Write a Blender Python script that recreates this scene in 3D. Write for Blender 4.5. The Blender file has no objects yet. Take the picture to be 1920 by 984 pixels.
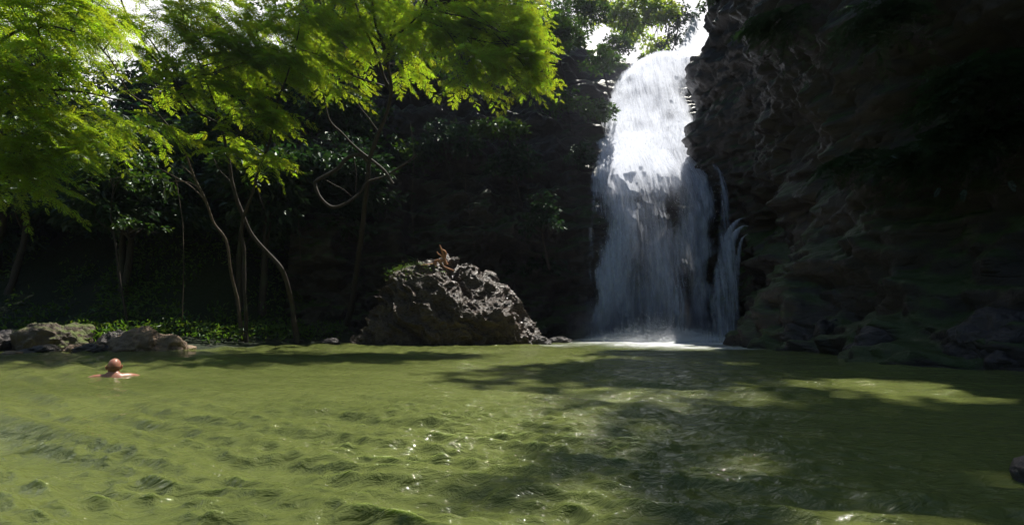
import bpy, math, random
import numpy as np
from mathutils import Vector

SC = bpy.context.scene
COL = SC.collection
R = math.radians
rng = np.random.default_rng(7)

# ------------------------------------------------------------------ camera, sky, sun, exposure
PITCH = R(8.0); LENS = 16.0; F = LENS / 36.0 * 1920.0; CAMZ = 0.65
cam = bpy.data.objects.new('camera', bpy.data.cameras.new('camera'))
COL.objects.link(cam)
cam.location = (0, 0, CAMZ); cam.rotation_euler = (R(90) + PITCH, 0, 0)
cam.data.lens = LENS; cam.data.sensor_width = 36.0; cam.data.clip_start = 0.05; cam.data.clip_end = 1500
SC.camera = cam

SUN_EL, SUN_AZ = R(66), R(31)            # azimuth measured from +Y towards +X
sd = np.array([math.sin(SUN_AZ) * math.cos(SUN_EL), math.cos(SUN_AZ) * math.cos(SUN_EL), math.sin(SUN_EL)])
w = bpy.data.worlds.new('World'); SC.world = w; w.use_nodes = True
nt = w.node_tree; nt.nodes.clear()
sky = nt.nodes.new('ShaderNodeTexSky'); sky.sky_type = 'NISHITA'; sky.sun_disc = False
sky.sun_elevation = SUN_EL; sky.sun_rotation = SUN_AZ; sky.air_density = 1.4; sky.dust_density = 1.0; sky.ozone_density = 2.5
bg = nt.nodes.new('ShaderNodeBackground'); bg.inputs['Strength'].default_value = 0.068
wo = nt.nodes.new('ShaderNodeOutputWorld')
nt.links.new(sky.outputs[0], bg.inputs[0]); nt.links.new(bg.outputs[0], wo.inputs[0])
sl = bpy.data.lights.new('sun', 'SUN'); sl.energy = 5.0; sl.angle = R(0.5); sl.color = (1.0, 0.95, 0.86)
so = bpy.data.objects.new('sun', sl); COL.objects.link(so)
so.rotation_euler = Vector(-sd).to_track_quat('-Z', 'Y').to_euler(); so.location = (10, 20, 40)

vs = SC.view_settings
SC.display_settings.display_device = 'sRGB'
vs.view_transform = 'Standard'; vs.look = 'None'; vs.exposure = 0.35; vs.gamma = 1.0; vs.use_curve_mapping = False
cy = SC.cycles
cy.use_denoising = True
try: cy.denoiser = 'OPENIMAGEDENOISE'
except Exception: pass
cy.max_bounces = 7; cy.diffuse_bounces = 3; cy.glossy_bounces = 3; cy.transmission_bounces = 4
cy.transparent_max_bounces = 24; cy.volume_bounces = 0; cy.sample_clamp_indirect = 4.0
cy.caustics_reflective = False; cy.caustics_refractive = False

# ------------------------------------------------------------------ helpers
def at(px, py, Y):
    """world point at depth Y for a place measured on the photograph (1920 x 984)"""
    x = (px - 960) / F; v = (492 - py) / F
    dy = math.cos(PITCH) - v * math.sin(PITCH); dz = math.sin(PITCH) + v * math.cos(PITCH)
    t = Y / dy
    return np.array([x * t, Y, CAMZ + dz * t])

def _h(ix, iy, iz, s):
    n = (ix * 374761393 + iy * 668265263 + iz * 2147483647 + s * 1274126177) & 0xffffffff
    n = ((n ^ (n >> 13)) * 1274126177) & 0xffffffff
    n = ((n ^ (n >> 16)) * 2246822519) & 0xffffffff
    return ((n ^ (n >> 15)) & 0xffffff) / float(0xffffff) * 2 - 1

def noise(p, s=0):
    p = np.asarray(p, float); i = np.floor(p).astype(np.int64); f = p - i
    u = f * f * f * (f * (f * 6 - 15) + 10); r = 0
    for a in (0, 1):
        for b in (0, 1):
            for c in (0, 1):
                wgt = (u[..., 0] if a else 1 - u[..., 0]) * (u[..., 1] if b else 1 - u[..., 1]) * (u[..., 2] if c else 1 - u[..., 2])
                r = r + wgt * _h(i[..., 0] + a, i[..., 1] + b, i[..., 2] + c, s)
    return r

def fbm(p, o=4, s=0, g=0.5):
    r = 0; a = 1.0; q = np.asarray(p, float)
    for k in range(o):
        r = r + a * noise(q, s + k * 17); q = q * 2.03 + 11.3; a *= g
    return r

def ridged(p, o=4, s=0, g=0.5):
    r = 0; a = 1.0; q = np.asarray(p, float)
    for k in range(o):
        r = r + a * (1 - 2 * np.abs(noise(q, s + k * 17))); q = q * 2.07 + 5.7; a *= g
    return r

def sstep(a, b, x):
    t = np.clip((x - a) / (b - a), 0, 1); return t * t * (3 - 2 * t)

def mesh(name, V, Fc, mat, smooth=True, attrs=None, uv=None):
    """V (n,3), Fc (m,k) array of equal sized faces or a list of such arrays"""
    Fl = Fc if isinstance(Fc, list) else [Fc]
    me = bpy.data.meshes.new(name)
    me.vertices.add(len(V)); me.vertices.foreach_set('co', np.asarray(V, np.float32).ravel())
    lo = np.concatenate([f.ravel() for f in Fl]).astype(np.int32)
    tot = np.concatenate([np.full(len(f), f.shape[1], np.int32) for f in Fl])
    st = np.concatenate([[0], np.cumsum(tot)[:-1]]).astype(np.int32)
    me.loops.add(len(lo)); me.loops.foreach_set('vertex_index', lo)
    me.polygons.add(len(tot)); me.polygons.foreach_set('loop_start', st); me.polygons.foreach_set('loop_total', tot)
    me.polygons.foreach_set('use_smooth', np.full(len(tot), smooth))
    if uv is not None:
        l = me.uv_layers.new(name='UVMap'); l.data.foreach_set('uv', np.asarray(uv, np.float32)[lo].ravel())
    for k, a in (attrs or {}).items():
        t = me.attributes.new(k, 'FLOAT', 'POINT'); t.data.foreach_set('value', np.asarray(a, np.float32).ravel())
    me.update(calc_edges=True)
    if mat: me.materials.append(mat)
    return me

def link(name, me, parent=None, loc=None):
    o = bpy.data.objects.new(name, me); COL.objects.link(o)
    if loc is not None: o.location = loc
    if parent is not None: o.parent = parent
    return o

def tag(o, label=None, cat=None, group=None, kind=None):
    if label: o['label'] = label
    if cat: o['category'] = cat
    if group: o['group'] = group
    if kind: o['kind'] = kind
    return o

def thing(name, loc, label, cat, group=None):
    return tag(link(name, None, loc=tuple(loc)), label, cat, group)

def part(name, V, Fc, mat, root, **k):
    o = link(name, mesh(name, np.asarray(V) - np.array(root.location), Fc, mat, **k), root); return o

def grid_faces(nu, nv, wrap=False):
    i = np.arange(nu - (0 if wrap else 1))[:, None]; j = np.arange(nv - 1)[None, :]
    i2 = (i + 1) % nu
    return np.stack([i * nv + j, i2 * nv + j, i2 * nv + j + 1, i * nv + j + 1], -1).reshape(-1, 4)

def grid_normals(P):
    du = np.gradient(P, axis=0); dv = np.gradient(P, axis=1)
    n = np.cross(du, dv); n /= np.linalg.norm(n, axis=-1, keepdims=True) + 1e-9
    return n

def resample(pts, n, smooth=True):
    """Catmull-Rom through pts, n samples evenly spaced"""
    P = np.asarray(pts, float)
    if smooth and len(P) > 2:
        Q = np.vstack([2 * P[0] - P[1], P, 2 * P[-1] - P[-2]]); out = []
        for i in range(1, len(Q) - 2):
            t = np.linspace(0, 1, 12, endpoint=False)[:, None]
            a, b, c, d = Q[i - 1], Q[i], Q[i + 1], Q[i + 2]
            out.append(0.5 * (2 * b + (c - a) * t + (2 * a - 5 * b + 4 * c - d) * t ** 2 + (3 * b - a - 3 * c + d) * t ** 3))
        P = np.vstack(out + [P[-1:]])
    L = np.concatenate([[0], np.cumsum(np.linalg.norm(np.diff(P[:, :min(3, P.shape[1])], axis=0), axis=1))])
    t = np.linspace(0, L[-1], n)
    return np.stack([np.interp(t, L, P[:, k]) for k in range(P.shape[1])], 1)

class Tubes:
    def __init__(s): s.V = []; s.F = []; s.n = 0
    def add(s, pts, r0, r1, seg=7, n=None, wob=0.12, smooth=True):
        pts = np.asarray(pts, float)
        ln = np.linalg.norm(np.diff(pts[:, :3], axis=0), axis=1).sum()
        n = n or max(4, int(ln / max(0.10, r0 * 1.2)) + 2)
        P = resample(pts, n, smooth)
        if wob: P[:, :3] += np.stack([noise(np.stack([P[:, 0] * 2.1 + k * 9, P[:, 1] * 2.1, P[:, 2] * 2.1], -1), k) for k in range(3)], 1) * wob * (r0 + r1)
        T = np.gradient(P[:, :3], axis=0); T /= np.linalg.norm(T, axis=1, keepdims=True) + 1e-9
        up = np.array([0.31, 0.87, 0.38]); A = np.cross(T, up); A /= np.linalg.norm(A, axis=1, keepdims=True) + 1e-9
        B = np.cross(T, A)
        r = (np.linspace(0, 1, n) ** 0.8 * (r1 - r0) + r0)
        r = r * (1 + 0.12 * noise(P[:, :3] * 3.0, 5))
        a = np.linspace(0, 2 * math.pi, seg, endpoint=False)
        V = P[:, None, :3] + r[:, None, None] * (np.cos(a)[None, :, None] * A[:, None] + np.sin(a)[None, :, None] * B[:, None])
        Fc = np.empty((n - 1, seg, 4), int)
        i = np.arange(n - 1)[:, None]; j = np.arange(seg)[None]; j2 = (j + 1) % seg
        Fc = np.stack([i * seg + j, i * seg + j2, (i + 1) * seg + j2, (i + 1) * seg + j], -1).reshape(-1, 4)
        s.V.append(V.reshape(-1, 3)); s.F.append(Fc + s.n); s.n += n * seg
        return P[:, :3]
    def build(s, name, mat, root):
        return part(name, np.vstack(s.V), np.vstack(s.F), mat, root)

# ------------------------------------------------------------------ materials
def newmat(name):
    m = bpy.data.materials.new(name); m.use_nodes = True
    t = m.node_tree; t.nodes.clear()
    o = t.nodes.new('ShaderNodeOutputMaterial')
    return m, t, o

def N(t, typ, **k):
    n = t.nodes.new(typ)
    for a, b in k.items():
        if hasattr(n, a): setattr(n, a, b)
        else: n.inputs[a].default_value = b
    return n

def ramp(t, fac, stops):
    r = t.nodes.new('ShaderNodeValToRGB'); e = r.color_ramp.elements
    while len(e) < len(stops): e.new(0.5)
    for i, (p, c) in enumerate(stops):
        e[i].position = p; e[i].color = (*c, 1) if len(c) == 3 else c
    t.links.new(fac, r.inputs[0]); return r.outputs[0]

def mathn(t, op, a, b=None, clamp=False):
    n = t.nodes.new('ShaderNodeMath'); n.operation = op; n.use_clamp = clamp
    for i, v in enumerate((a, b)):
        if v is None: continue
        if isinstance(v, (int, float)): n.inputs[i].default_value = v
        else: t.links.new(v, n.inputs[i])
    return n.outputs[0]

def mixc(t, fac, a, b):
    n = t.nodes.new('ShaderNodeMix'); n.data_type = 'RGBA'
    for s, v in ((n.inputs['Factor'], fac), (n.inputs['A'], a), (n.inputs['B'], b)):
        if isinstance(v, (int, float)): s.default_value = v
        elif isinstance(v, tuple): s.default_value = (*v, 1)
        else: t.links.new(v, s)
    return n.outputs['Result']

def tnoise(t, vec, scale, detail=6, rough=0.6, dist=0.0):
    n = t.nodes.new('ShaderNodeTexNoise'); n.inputs['Scale'].default_value = scale
    n.inputs['Detail'].default_value = detail; n.inputs['Roughness'].default_value = rough
    n.inputs['Distortion'].default_value = dist
    t.links.new(vec, n.inputs['Vector']); return n.outputs['Fac']

def mapping(t, vec, scale=(1, 1, 1), rot=(0, 0, 0)):
    n = t.nodes.new('ShaderNodeMapping'); n.inputs['Scale'].default_value = scale; n.inputs['Rotation'].default_value = rot
    t.links.new(vec, n.inputs['Vector']); return n.outputs[0]

def geo_pos(t): return t.nodes.new('ShaderNodeNewGeometry').outputs['Position']

def rock_mat(name, c0, c1, c2, moss=0.0, rough=(0.28, 0.6), strata=(0.5, 0.5, 1.6), bump=0.6, mosscol=(0.035, 0.06, 0.012), bscale=1.0, rot=(0, 0, 0)):
    m, t, o = newmat(name)
    pos = geo_pos(t); v = mapping(t, pos, strata, rot)
    n1 = tnoise(t, v, 1.1 * bscale, 8, 0.65, 0.6); n2 = tnoise(t, v, 6.0 * bscale, 8, 0.7); n3 = tnoise(t, pos, 26.0 * bscale, 5, 0.65)
    vo = t.nodes.new('ShaderNodeTexVoronoi'); vo.feature = 'DISTANCE_TO_EDGE'; vo.inputs['Scale'].default_value = 2.3 * bscale
    wv = t.nodes.new('ShaderNodeVectorMath'); wv.operation = 'MULTIPLY_ADD'
    cn = t.nodes.new('ShaderNodeTexNoise'); cn.inputs['Scale'].default_value = 2.0; t.links.new(v, cn.inputs['Vector'])
    t.links.new(cn.outputs['Color'], wv.inputs[0]); wv.inputs[1].default_value = (0.9, 0.9, 0.9); t.links.new(v, wv.inputs[2])
    t.links.new(wv.outputs[0], vo.inputs['Vector'])
    crack = mathn(t, 'SMOOTH_MIN', vo.outputs['Distance'], 0.12)
    col = ramp(t, n1, [(0.30, c0), (0.52, c1), (0.72, c2)])
    col = mixc(t, mathn(t, 'MULTIPLY', ramp(t, n2, [(0.42, (0, 0, 0)), (0.66, (1, 1, 1))]), 0.45), col, c2)
    if moss > 0:
        g = t.nodes.new('ShaderNodeNewGeometry'); sx = t.nodes.new('ShaderNodeSeparateXYZ'); t.links.new(g.outputs['Normal'], sx.inputs[0])
        mk = mathn(t, 'ADD', mathn(t, 'MULTIPLY', sx.outputs[2], 0.35), tnoise(t, pos, 0.55, 7, 0.7))
        mk = ramp(t, mk, [(0.72 - moss * 0.35, (0, 0, 0)), (0.86 - moss * 0.35, (1, 1, 1))])
        col = mixc(t, mk, col, mosscol)
    b = N(t, 'ShaderNodeBsdfPrincipled'); t.links.new(col, b.inputs['Base Color'])
    rr = t.nodes.new('ShaderNodeMapRange'); t.links.new(n2, rr.inputs[0]); rr.inputs[1].default_value = .3; rr.inputs[2].default_value = .7
    rr.inputs[3].default_value = rough[0]; rr.inputs[4].default_value = rough[1]; t.links.new(rr.outputs[0], b.inputs['Roughness'])
    hgt = mathn(t, 'ADD', mathn(t, 'ADD', mathn(t, 'MULTIPLY', n1, 0.9), mathn(t, 'MULTIPLY', n2, 0.5)), mathn(t, 'ADD', mathn(t, 'MULTIPLY', n3, 0.14), mathn(t, 'MULTIPLY', crack, 1.6)))
    bp = N(t, 'ShaderNodeBump', Strength=bump, Distance=0.16); t.links.new(hgt, bp.inputs['Height'])
    t.links.new(bp.outputs[0], b.inputs['Normal']); t.links.new(b.outputs[0], o.inputs[0])
    return m

def leaf_mat(name, dif, trans, tf=0.55, gloss=0.06):
    m, t, o = newmat(name)
    at_ = N(t, 'ShaderNodeAttribute', attribute_name='tint')
    hs = t.nodes.new('ShaderNodeHueSaturation'); hs.inputs['Color'].default_value = (*dif, 1)
    ht = t.nodes.new('ShaderNodeHueSaturation'); ht.inputs['Color'].default_value = (*trans, 1)
    hue = mathn(t, 'ADD', 0.47, mathn(t, 'MULTIPLY', at_.outputs['Fac'], 0.06))
    val = mathn(t, 'ADD', 0.65, mathn(t, 'MULTIPLY', at_.outputs['Fac'], 0.7))
    for h in (hs, ht): t.links.new(hue, h.inputs['Hue']); t.links.new(val, h.inputs['Value'])
    d = N(t, 'ShaderNodeBsdfDiffuse'); tr = N(t, 'ShaderNodeBsdfTranslucent'); g = N(t, 'ShaderNodeBsdfGlossy', Roughness=0.42)
    g.inputs['Color'].default_value = (0.8, 0.9, 0.8, 1)
    t.links.new(hs.outputs[0], d.inputs['Color']); t.links.new(ht.outputs[0], tr.inputs['Color'])
    m1 = N(t, 'ShaderNodeMixShader', Fac=tf); t.links.new(d.outputs[0], m1.inputs[1]); t.links.new(tr.outputs[0], m1.inputs[2])
    m2 = N(t, 'ShaderNodeMixShader', Fac=gloss); t.links.new(m1.outputs[0], m2.inputs[1]); t.links.new(g.outputs[0], m2.inputs[2])
    t.links.new(m2.outputs[0], o.inputs[0]); return m

def bark_mat(name, c0, c1):
    m, t, o = newmat(name); pos = geo_pos(t)
    n1 = tnoise(t, mapping(t, pos, (9, 9, 2.2)), 2.2, 8, 0.7); n2 = tnoise(t, pos, 1.7, 4)
    col = ramp(t, n1, [(0.35, c0), (0.7, c1)])
    col = mixc(t, mathn(t, 'MULTIPLY', ramp(t, n2, [(0.55, (0, 0, 0)), (0.7, (1, 1, 1))]), 0.5), col, (0.05, 0.07, 0.03))
    b = N(t, 'ShaderNodeBsdfPrincipled', Roughness=0.75); t.links.new(col, b.inputs['Base Color'])
    bp = N(t, 'ShaderNodeBump', Strength=0.5, Distance=0.03); t.links.new(n1, bp.inputs['Height'])
    t.links.new(bp.outputs[0], b.inputs['Normal']); t.links.new(b.outputs[0], o.inputs[0]); return m

M = {}
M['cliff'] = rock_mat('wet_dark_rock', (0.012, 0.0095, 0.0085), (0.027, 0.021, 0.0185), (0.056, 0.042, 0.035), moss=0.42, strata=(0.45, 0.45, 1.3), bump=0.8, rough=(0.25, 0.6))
M['rock'] = rock_mat('brown_wet_rock', (0.026, 0.018, 0.013), (0.062, 0.043, 0.031), (0.15, 0.105, 0.075), moss=0.0, strata=(1.0, 1.0, 2.2), bump=0.75, rough=(0.16, 0.42), bscale=1.4, rot=(0, R(38), 0))
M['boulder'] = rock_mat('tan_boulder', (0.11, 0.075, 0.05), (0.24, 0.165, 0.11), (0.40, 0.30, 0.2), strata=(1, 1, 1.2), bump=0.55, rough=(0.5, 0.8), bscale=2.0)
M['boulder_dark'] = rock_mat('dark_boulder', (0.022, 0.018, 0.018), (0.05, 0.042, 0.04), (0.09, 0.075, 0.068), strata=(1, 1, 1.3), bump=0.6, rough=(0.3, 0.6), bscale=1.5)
M['boulder_moss'] = rock_mat('mossy_boulder', (0.06, 0.045, 0.035), (0.12, 0.09, 0.065), (0.22, 0.17, 0.12), moss=0.3, strata=(1, 1, 1.2), bump=0.6, rough=(0.5, 0.8), bscale=2.0, mosscol=(0.10, 0.13, 0.02))
M['ground'] = rock_mat('forest_floor', (0.018, 0.015, 0.010), (0.035, 0.028, 0.018), (0.06, 0.05, 0.03), moss=0.5, strata=(1, 1, 1), bump=0.7, rough=(0.8, 0.95), mosscol=(0.014, 0.024, 0.006))
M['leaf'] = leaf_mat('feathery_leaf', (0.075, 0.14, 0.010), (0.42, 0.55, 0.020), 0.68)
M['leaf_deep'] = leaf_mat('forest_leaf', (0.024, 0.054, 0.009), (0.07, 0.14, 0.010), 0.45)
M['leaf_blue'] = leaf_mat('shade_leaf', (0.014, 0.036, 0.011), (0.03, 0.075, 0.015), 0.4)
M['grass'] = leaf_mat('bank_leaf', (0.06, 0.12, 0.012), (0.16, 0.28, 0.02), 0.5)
M['bark'] = bark_mat('bark', (0.018, 0.013, 0.010), (0.065, 0.046, 0.035))
M['bark_pale'] = bark_mat('pale_bark', (0.05, 0.035, 0.025), (0.17, 0.12, 0.085))
M['snag'] = bark_mat('reddish_dead_wood', (0.32, 0.10, 0.035), (0.62, 0.32, 0.15))

# pool water: murky green, with glossy skin
m, t, o = newmat('pool_water'); M['water'] = m
pos = geo_pos(t)
b = N(t, 'ShaderNodeBsdfPrincipled', Roughness=0.05, IOR=1.33)
b.inputs['Subsurface Weight'].default_value = 0.65; b.inputs['Subsurface Scale'].default_value = 0.05; b.inputs['Subsurface Radius'].default_value = (0.85, 1.0, 0.6)
mk = tnoise(t, mapping(t, pos, (0.16, 0.3, 1)), 1.0, 4, 0.5)
wc = ramp(t, mk, [(0.35, (0.102, 0.124, 0.034)), (0.65, (0.165, 0.190, 0.058))])
fo = N(t, 'ShaderNodeAttribute', attribute_name='foam')
fn = ramp(t, tnoise(t, mapping(t, pos, (1.6, 4.0, 1)), 2.4, 8, 0.75), [(0.40, (0, 0, 0)), (0.62, (1, 1, 1))])
fm = mathn(t, 'MULTIPLY', fo.outputs['Fac'], mathn(t, 'ADD', mathn(t, 'MULTIPLY', fn, 0.8), mathn(t, 'MULTIPLY', fo.outputs['Fac'], 0.5)), True)
t.links.new(mixc(t, fm, wc, (0.84, 0.87, 0.92)), b.inputs['Base Color'])
t.links.new(mathn(t, 'MULTIPLY', mathn(t, 'SUBTRACT', 1.0, fm), 0.5), b.inputs['Specular IOR Level'])
t.links.new(mathn(t, 'ADD', 0.05, mathn(t, 'MULTIPLY', fm, 0.6)), b.inputs['Roughness'])
rn = t.nodes.new('ShaderNodeTexNoise'); rn.noise_type = 'RIDGED_MULTIFRACTAL'; rn.inputs['Scale'].default_value = 3.2; rn.inputs['Detail'].default_value = 4
rn.inputs['Roughness'].default_value = 0.55; rn.inputs['Distortion'].default_value = 0.5; t.links.new(mapping(t, pos, (1.0, 2.6, 1), (0, 0, R(14))), rn.inputs['Vector'])
h1 = mathn(t, 'ADD', mathn(t, 'MULTIPLY', rn.outputs['Fac'], 0.35), tnoise(t, mapping(t, pos, (1.0, 2.4, 1), (0, 0, R(-20))), 9.0, 4, 0.6, 0.4))
bp = N(t, 'ShaderNodeBump', Strength=1.0, Distance=0.030); t.links.new(h1, bp.inputs['Height'])
t.links.new(bp.outputs[0], b.inputs['Normal']); t.links.new(b.outputs[0], o.inputs[0])

# falling water: aerated veil, finely streaked along the flow (UV.x across in metres, UV.y along in metres)
def veil_mat(name, seed, gain):
    m, t, o = newmat(name)
    uv = t.nodes.new('ShaderNodeUVMap').outputs[0]
    def mp(sx, sy, off):
        n = t.nodes.new('ShaderNodeMapping'); n.inputs['Scale'].default_value = (sx, sy, 1); n.inputs['Location'].default_value = (seed * 7.3 + off, seed * 3.1, seed)
        t.links.new(uv, n.inputs['Vector']); return n.outputs[0]
    a = tnoise(t, mp(9.0, 0.55, 0), 1.0, 6, 0.62, 0.5)
    b_ = tnoise(t, mp(1.6, 0.35, 5), 1.0, 5, 0.6, 0.8)
    c = tnoise(t, mp(26, 2.2, 9), 1.0, 4, 0.7, 0.3)
    e = tnoise(t, mp(5, 4.0, 3), 1.0, 7, 0.72, 0.9)
    s = mathn(t, 'ADD', mathn(t, 'ADD', mathn(t, 'MULTIPLY', a, 0.42), mathn(t, 'MULTIPLY', b_, 0.30)), mathn(t, 'ADD', mathn(t, 'MULTIPLY', c, 0.14), mathn(t, 'MULTIPLY', e, 0.16)))
    d = N(t, 'ShaderNodeAttribute', attribute_name='dens').outputs['Fac']
    # alpha rises where streak noise exceeds 1-density
    al = mathn(t, 'MULTIPLY', mathn(t, 'SUBTRACT', mathn(t, 'ADD', s, mathn(t, 'MULTIPLY', d, 0.34)), 0.63), 4.2, True)
    al = mathn(t, 'MULTIPLY', mathn(t, 'MULTIPLY', al, mathn(t, 'MINIMUM', mathn(t, 'MULTIPLY', d, 2.0), 1.0)), gain, True)
    df = N(t, 'ShaderNodeBsdfDiffuse'); df.inputs['Color'].default_value = (0.82, 0.86, 0.95, 1)
    gn = t.nodes.new('ShaderNodeNewGeometry'); va = t.nodes.new('ShaderNodeVectorMath'); va.operation = 'MULTIPLY_ADD'
    t.links.new(gn.outputs['Normal'], va.inputs[0]); va.inputs[1].default_value = (0.45, 0.45, 0.45)
    nz_ = t.nodes.new('ShaderNodeTexNoise'); nz_.inputs['Scale'].default_value = 1.0; nz_.inputs['Detail'].default_value = 5
    t.links.new(mp(14, 4, 1), nz_.inputs['Vector']); v2 = t.nodes.new('ShaderNodeVectorMath'); v2.operation = 'MULTIPLY_ADD'
    t.links.new(nz_.outputs['Color'], v2.inputs[0]); v2.inputs[1].default_value = (0.9, 0.9, 0.9); v2.inputs[2].default_value = (-0.45, -0.45, 0.45)
    t.links.new(v2.outputs[0], va.inputs[2]); vn = t.nodes.new('ShaderNodeVectorMath'); vn.operation = 'NORMALIZE'; t.links.new(va.outputs[0], vn.inputs[0])
    t.links.new(vn.outputs[0], df.inputs['Normal'])
    try: m.cycles.use_bump_map_correction = False
    except Exception: pass
    try: m.use_bump_map_correction = False
    except Exception: pass
    tr = N(t, 'ShaderNodeBsdfTranslucent'); tr.inputs['Color'].default_value = (0.82, 0.86, 0.95, 1)
    m1 = N(t, 'ShaderNodeMixShader', Fac=0.25); t.links.new(df.outputs[0], m1.inputs[1]); t.links.new(tr.outputs[0], m1.inputs[2])
    tp = N(t, 'ShaderNodeBsdfTransparent')
    m2 = t.nodes.new('ShaderNodeMixShader'); t.links.new(al, m2.inputs[0]); t.links.new(tp.outputs[0], m2.inputs[1]); t.links.new(m1.outputs[0], m2.inputs[2])
    t.links.new(m2.outputs[0], o.inputs[0]); return m

# ------------------------------------------------------------------ terrain
POOL = np.array([(-60, 12.8), (-20, 12.8), (-14, 12.9), (-9.8, 13.1), (-8.8, 15.0), (-7.4, 18.2), (-4, 21.6), (0, 23.6), (5, 24.4), (9.4, 24.0), (10.4, 20), (9.2, 16), (8.3, 12.9), (8.0, 7),
                 (9, 3.5), (12, -1), (12, -7), (-6, -9), (-60, -7)], float)
def pool_dist(X, Y):
    """signed distance, positive outside the pool"""
    d = np.full(X.shape, 1e9); inside = np.zeros(X.shape, bool); n = len(POOL)
    for i in range(n):
        a = POOL[i]; b = POOL[(i + 1) % n]; e = b - a
        t_ = np.clip(((X - a[0]) * e[0] + (Y - a[1]) * e[1]) / (e @ e), 0, 1)
        d = np.minimum(d, np.hypot(X - a[0] - t_ * e[0], Y - a[1] - t_ * e[1]))
        c = ((a[1] > Y) != (b[1] > Y)) & (X < (b[0] - a[0]) * (Y - a[1]) / (b[1] - a[1] + 1e-12) + a[0])
        inside ^= c
    return np.where(inside, -d, d)

def ground_z(X, Y):
    d = pool_dist(X, Y)
    right = sstep(-2, 6, X)
    dd = d - right * 3.5
    z = np.where(d < 0, -np.minimum(-d, 3) * 0.5, np.minimum(d, 2.5) * 0.22)
    z = np.where(right > 0.05, -0.8 * right + z * (1 - right), z)
    left_low = sstep(-9, -17, X) * sstep(8, 12, Y)
    steep = 0.95 * (1 - left_low) + 0.80 * left_low
    z = z + np.clip(dd - 2.0, 0, 22) * steep + np.clip(dd - 24, 0, 400) * 0.05
    ch = np.exp(-((X - 8.0 - (Y - 24) * 0.62) / 3.0) ** 4) * sstep(23, 25, Y)     # the stream's channel
    zc = 17.0 + (Y - 31) * 0.33
    z = z * (1 - ch) + np.minimum(z, zc) * ch
    P = np.stack([X * 0.25, Y * 0.25, X * 0], -1)
    z = z + fbm(P, 4, 3) * 0.9 * sstep(1.0, 6, d) + fbm(P * 6, 3, 5) * 0.08 * sstep(0, 0.5, d)
    return z

gx = np.concatenate([np.linspace(-400, -45, 24), np.arange(-44, 30, 0.32), np.linspace(31, 400, 24)])
gy = np.concatenate([np.linspace(-300, -12, 20), np.linspace(-11, 9, 24), np.arange(9.5, 46, 0.32), np.linspace(47, 500, 24)])
X, Y = np.meshgrid(gx, gy, indexing='ij'); Z = ground_z(X, Y)
V = np.stack([X, Y, Z], -1).reshape(-1, 3)
tag(link('ground', mesh('ground', V, grid_faces(len(gx), len(gy)), M['ground'])), kind='structure')

# ------------------------------------------------------------------ cliff with the stepped chute of the fall
FOOT = [(-9.5, 19.2), (-7, 20.6), (-3, 22.4), (0, 23.3), (3.0, 23.7), (6.3, 24.3), (10.1, 24.3), (11.0, 22.4), (11.0, 20), (9.7, 17.3), (8.6, 15.2), (8.1, 12.9), (7.8, 10), (7.7, 7), (8.6, 3.5), (11, 0), (15, -6)]
foot = resample(FOOT, 860)
fl = np.concatenate([[0], np.cumsum(np.linalg.norm(np.diff(foot, axis=0), axis=1))])
tg = np.gradient(foot, axis=0); tg /= np.linalg.norm(tg, axis=1, keepdims=True)
nrm = np.stack([-tg[:, 1], tg[:, 0]], 1)
for _ in range(3):
    k = np.ones(31) / 31
    nrm = np.stack([np.convolve(np.pad(nrm[:, c], 15, mode='edge'), k, 'valid') for c in (0, 1)], 1)
nrm /= np.linalg.norm(nrm, axis=1, keepdims=True)

FZ = np.array([-1, 0, 3, 7.4, 7.9, 11.2, 11.9, 12.3, 14.8, 15.4, 17.5, 19.8, 20.6, 23, 26, 32, 42.])
FS = np.array([0, 0, .25, .65, 1.1, 2.4, 2.9, 3.1, 4.2, 4.7, 5.7, 6.9, 9, 14, 20, 32, 60.])
def fall_y(z): return 24.1 + np.interp(z, FZ, FS)
nz = 330
zz = np.concatenate([np.linspace(-1.2, 24, 320, endpoint=False), np.linspace(24, 36, 50)])
U, ZZ = np.meshgrid(np.arange(len(foot)), zz, indexing='ij')
fx = foot[:, 0][:, None]; fy = foot[:, 1][:, None]
wf = sstep(2.4, 4.4, fx + 0 * fy) * (1 - sstep(10.0, 10.6, fx)) * (fy > 22.5)
# after the corner the wall turns towards the camera
idx = np.arange(len(foot)); icorn = np.argmax(foot[:, 0] > 10.1)
wf = wf * (idx[:, None] < icorn + 8)
k = np.ones(15) / 15
wf = np.convolve(np.pad(wf[:, 0], 7, mode='edge'), k, 'valid')[:, None]
# sets back: plain cliff
sleft = np.interp(ZZ, [-1, 0, 2, 6, 12, 18, 24, 34], [0, 0, .3, 1.0, 2.6, 4.6, 8.5, 16])
sright = np.interp(ZZ, [-1, 0, 0.8, 2.0, 3.5, 6, 9, 14, 20, 34], [-1.0, -0.7, -0.25, 0.55, 1.0, 0.75, 0.5, 0.7, 1.0, 2.0])
wr = sstep(icorn - 2, icorn + 10, idx)[:, None]
wlow = sstep(icorn + 60, icorn + 150, idx)[:, None]
scorner = np.interp(ZZ, [-1, 0, 10, 13, 15, 18, 34], [0, 0, -.35, -.8, -.75, .3, 4])
S = sleft * (1 - wr) + wr * (sright * wlow + scorner * (1 - wlow))
gap = np.exp(-((foot[:, 1] - 12.4) / 1.3) ** 4) * (foot[:, 0] > 5)          # unseen notch cut in the right rim to let sun onto the water
S = S + np.clip(ZZ - 15.2, 0, 30) * 1.3 * gap[:, None] + np.clip(ZZ - 19, 0, 30) * 0.9 * (foot[:, 0] > 7)[:, None] * (foot[:, 1] < 23)[:, None]
S = S * (1 - wf) + np.interp(ZZ, FZ, FS) * wf
dirx = nrm[:, 0][:, None] * (1 - wf) + 0.58 * wf; diry = nrm[:, 1][:, None] * (1 - wf) + 1.0 * wf
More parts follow.
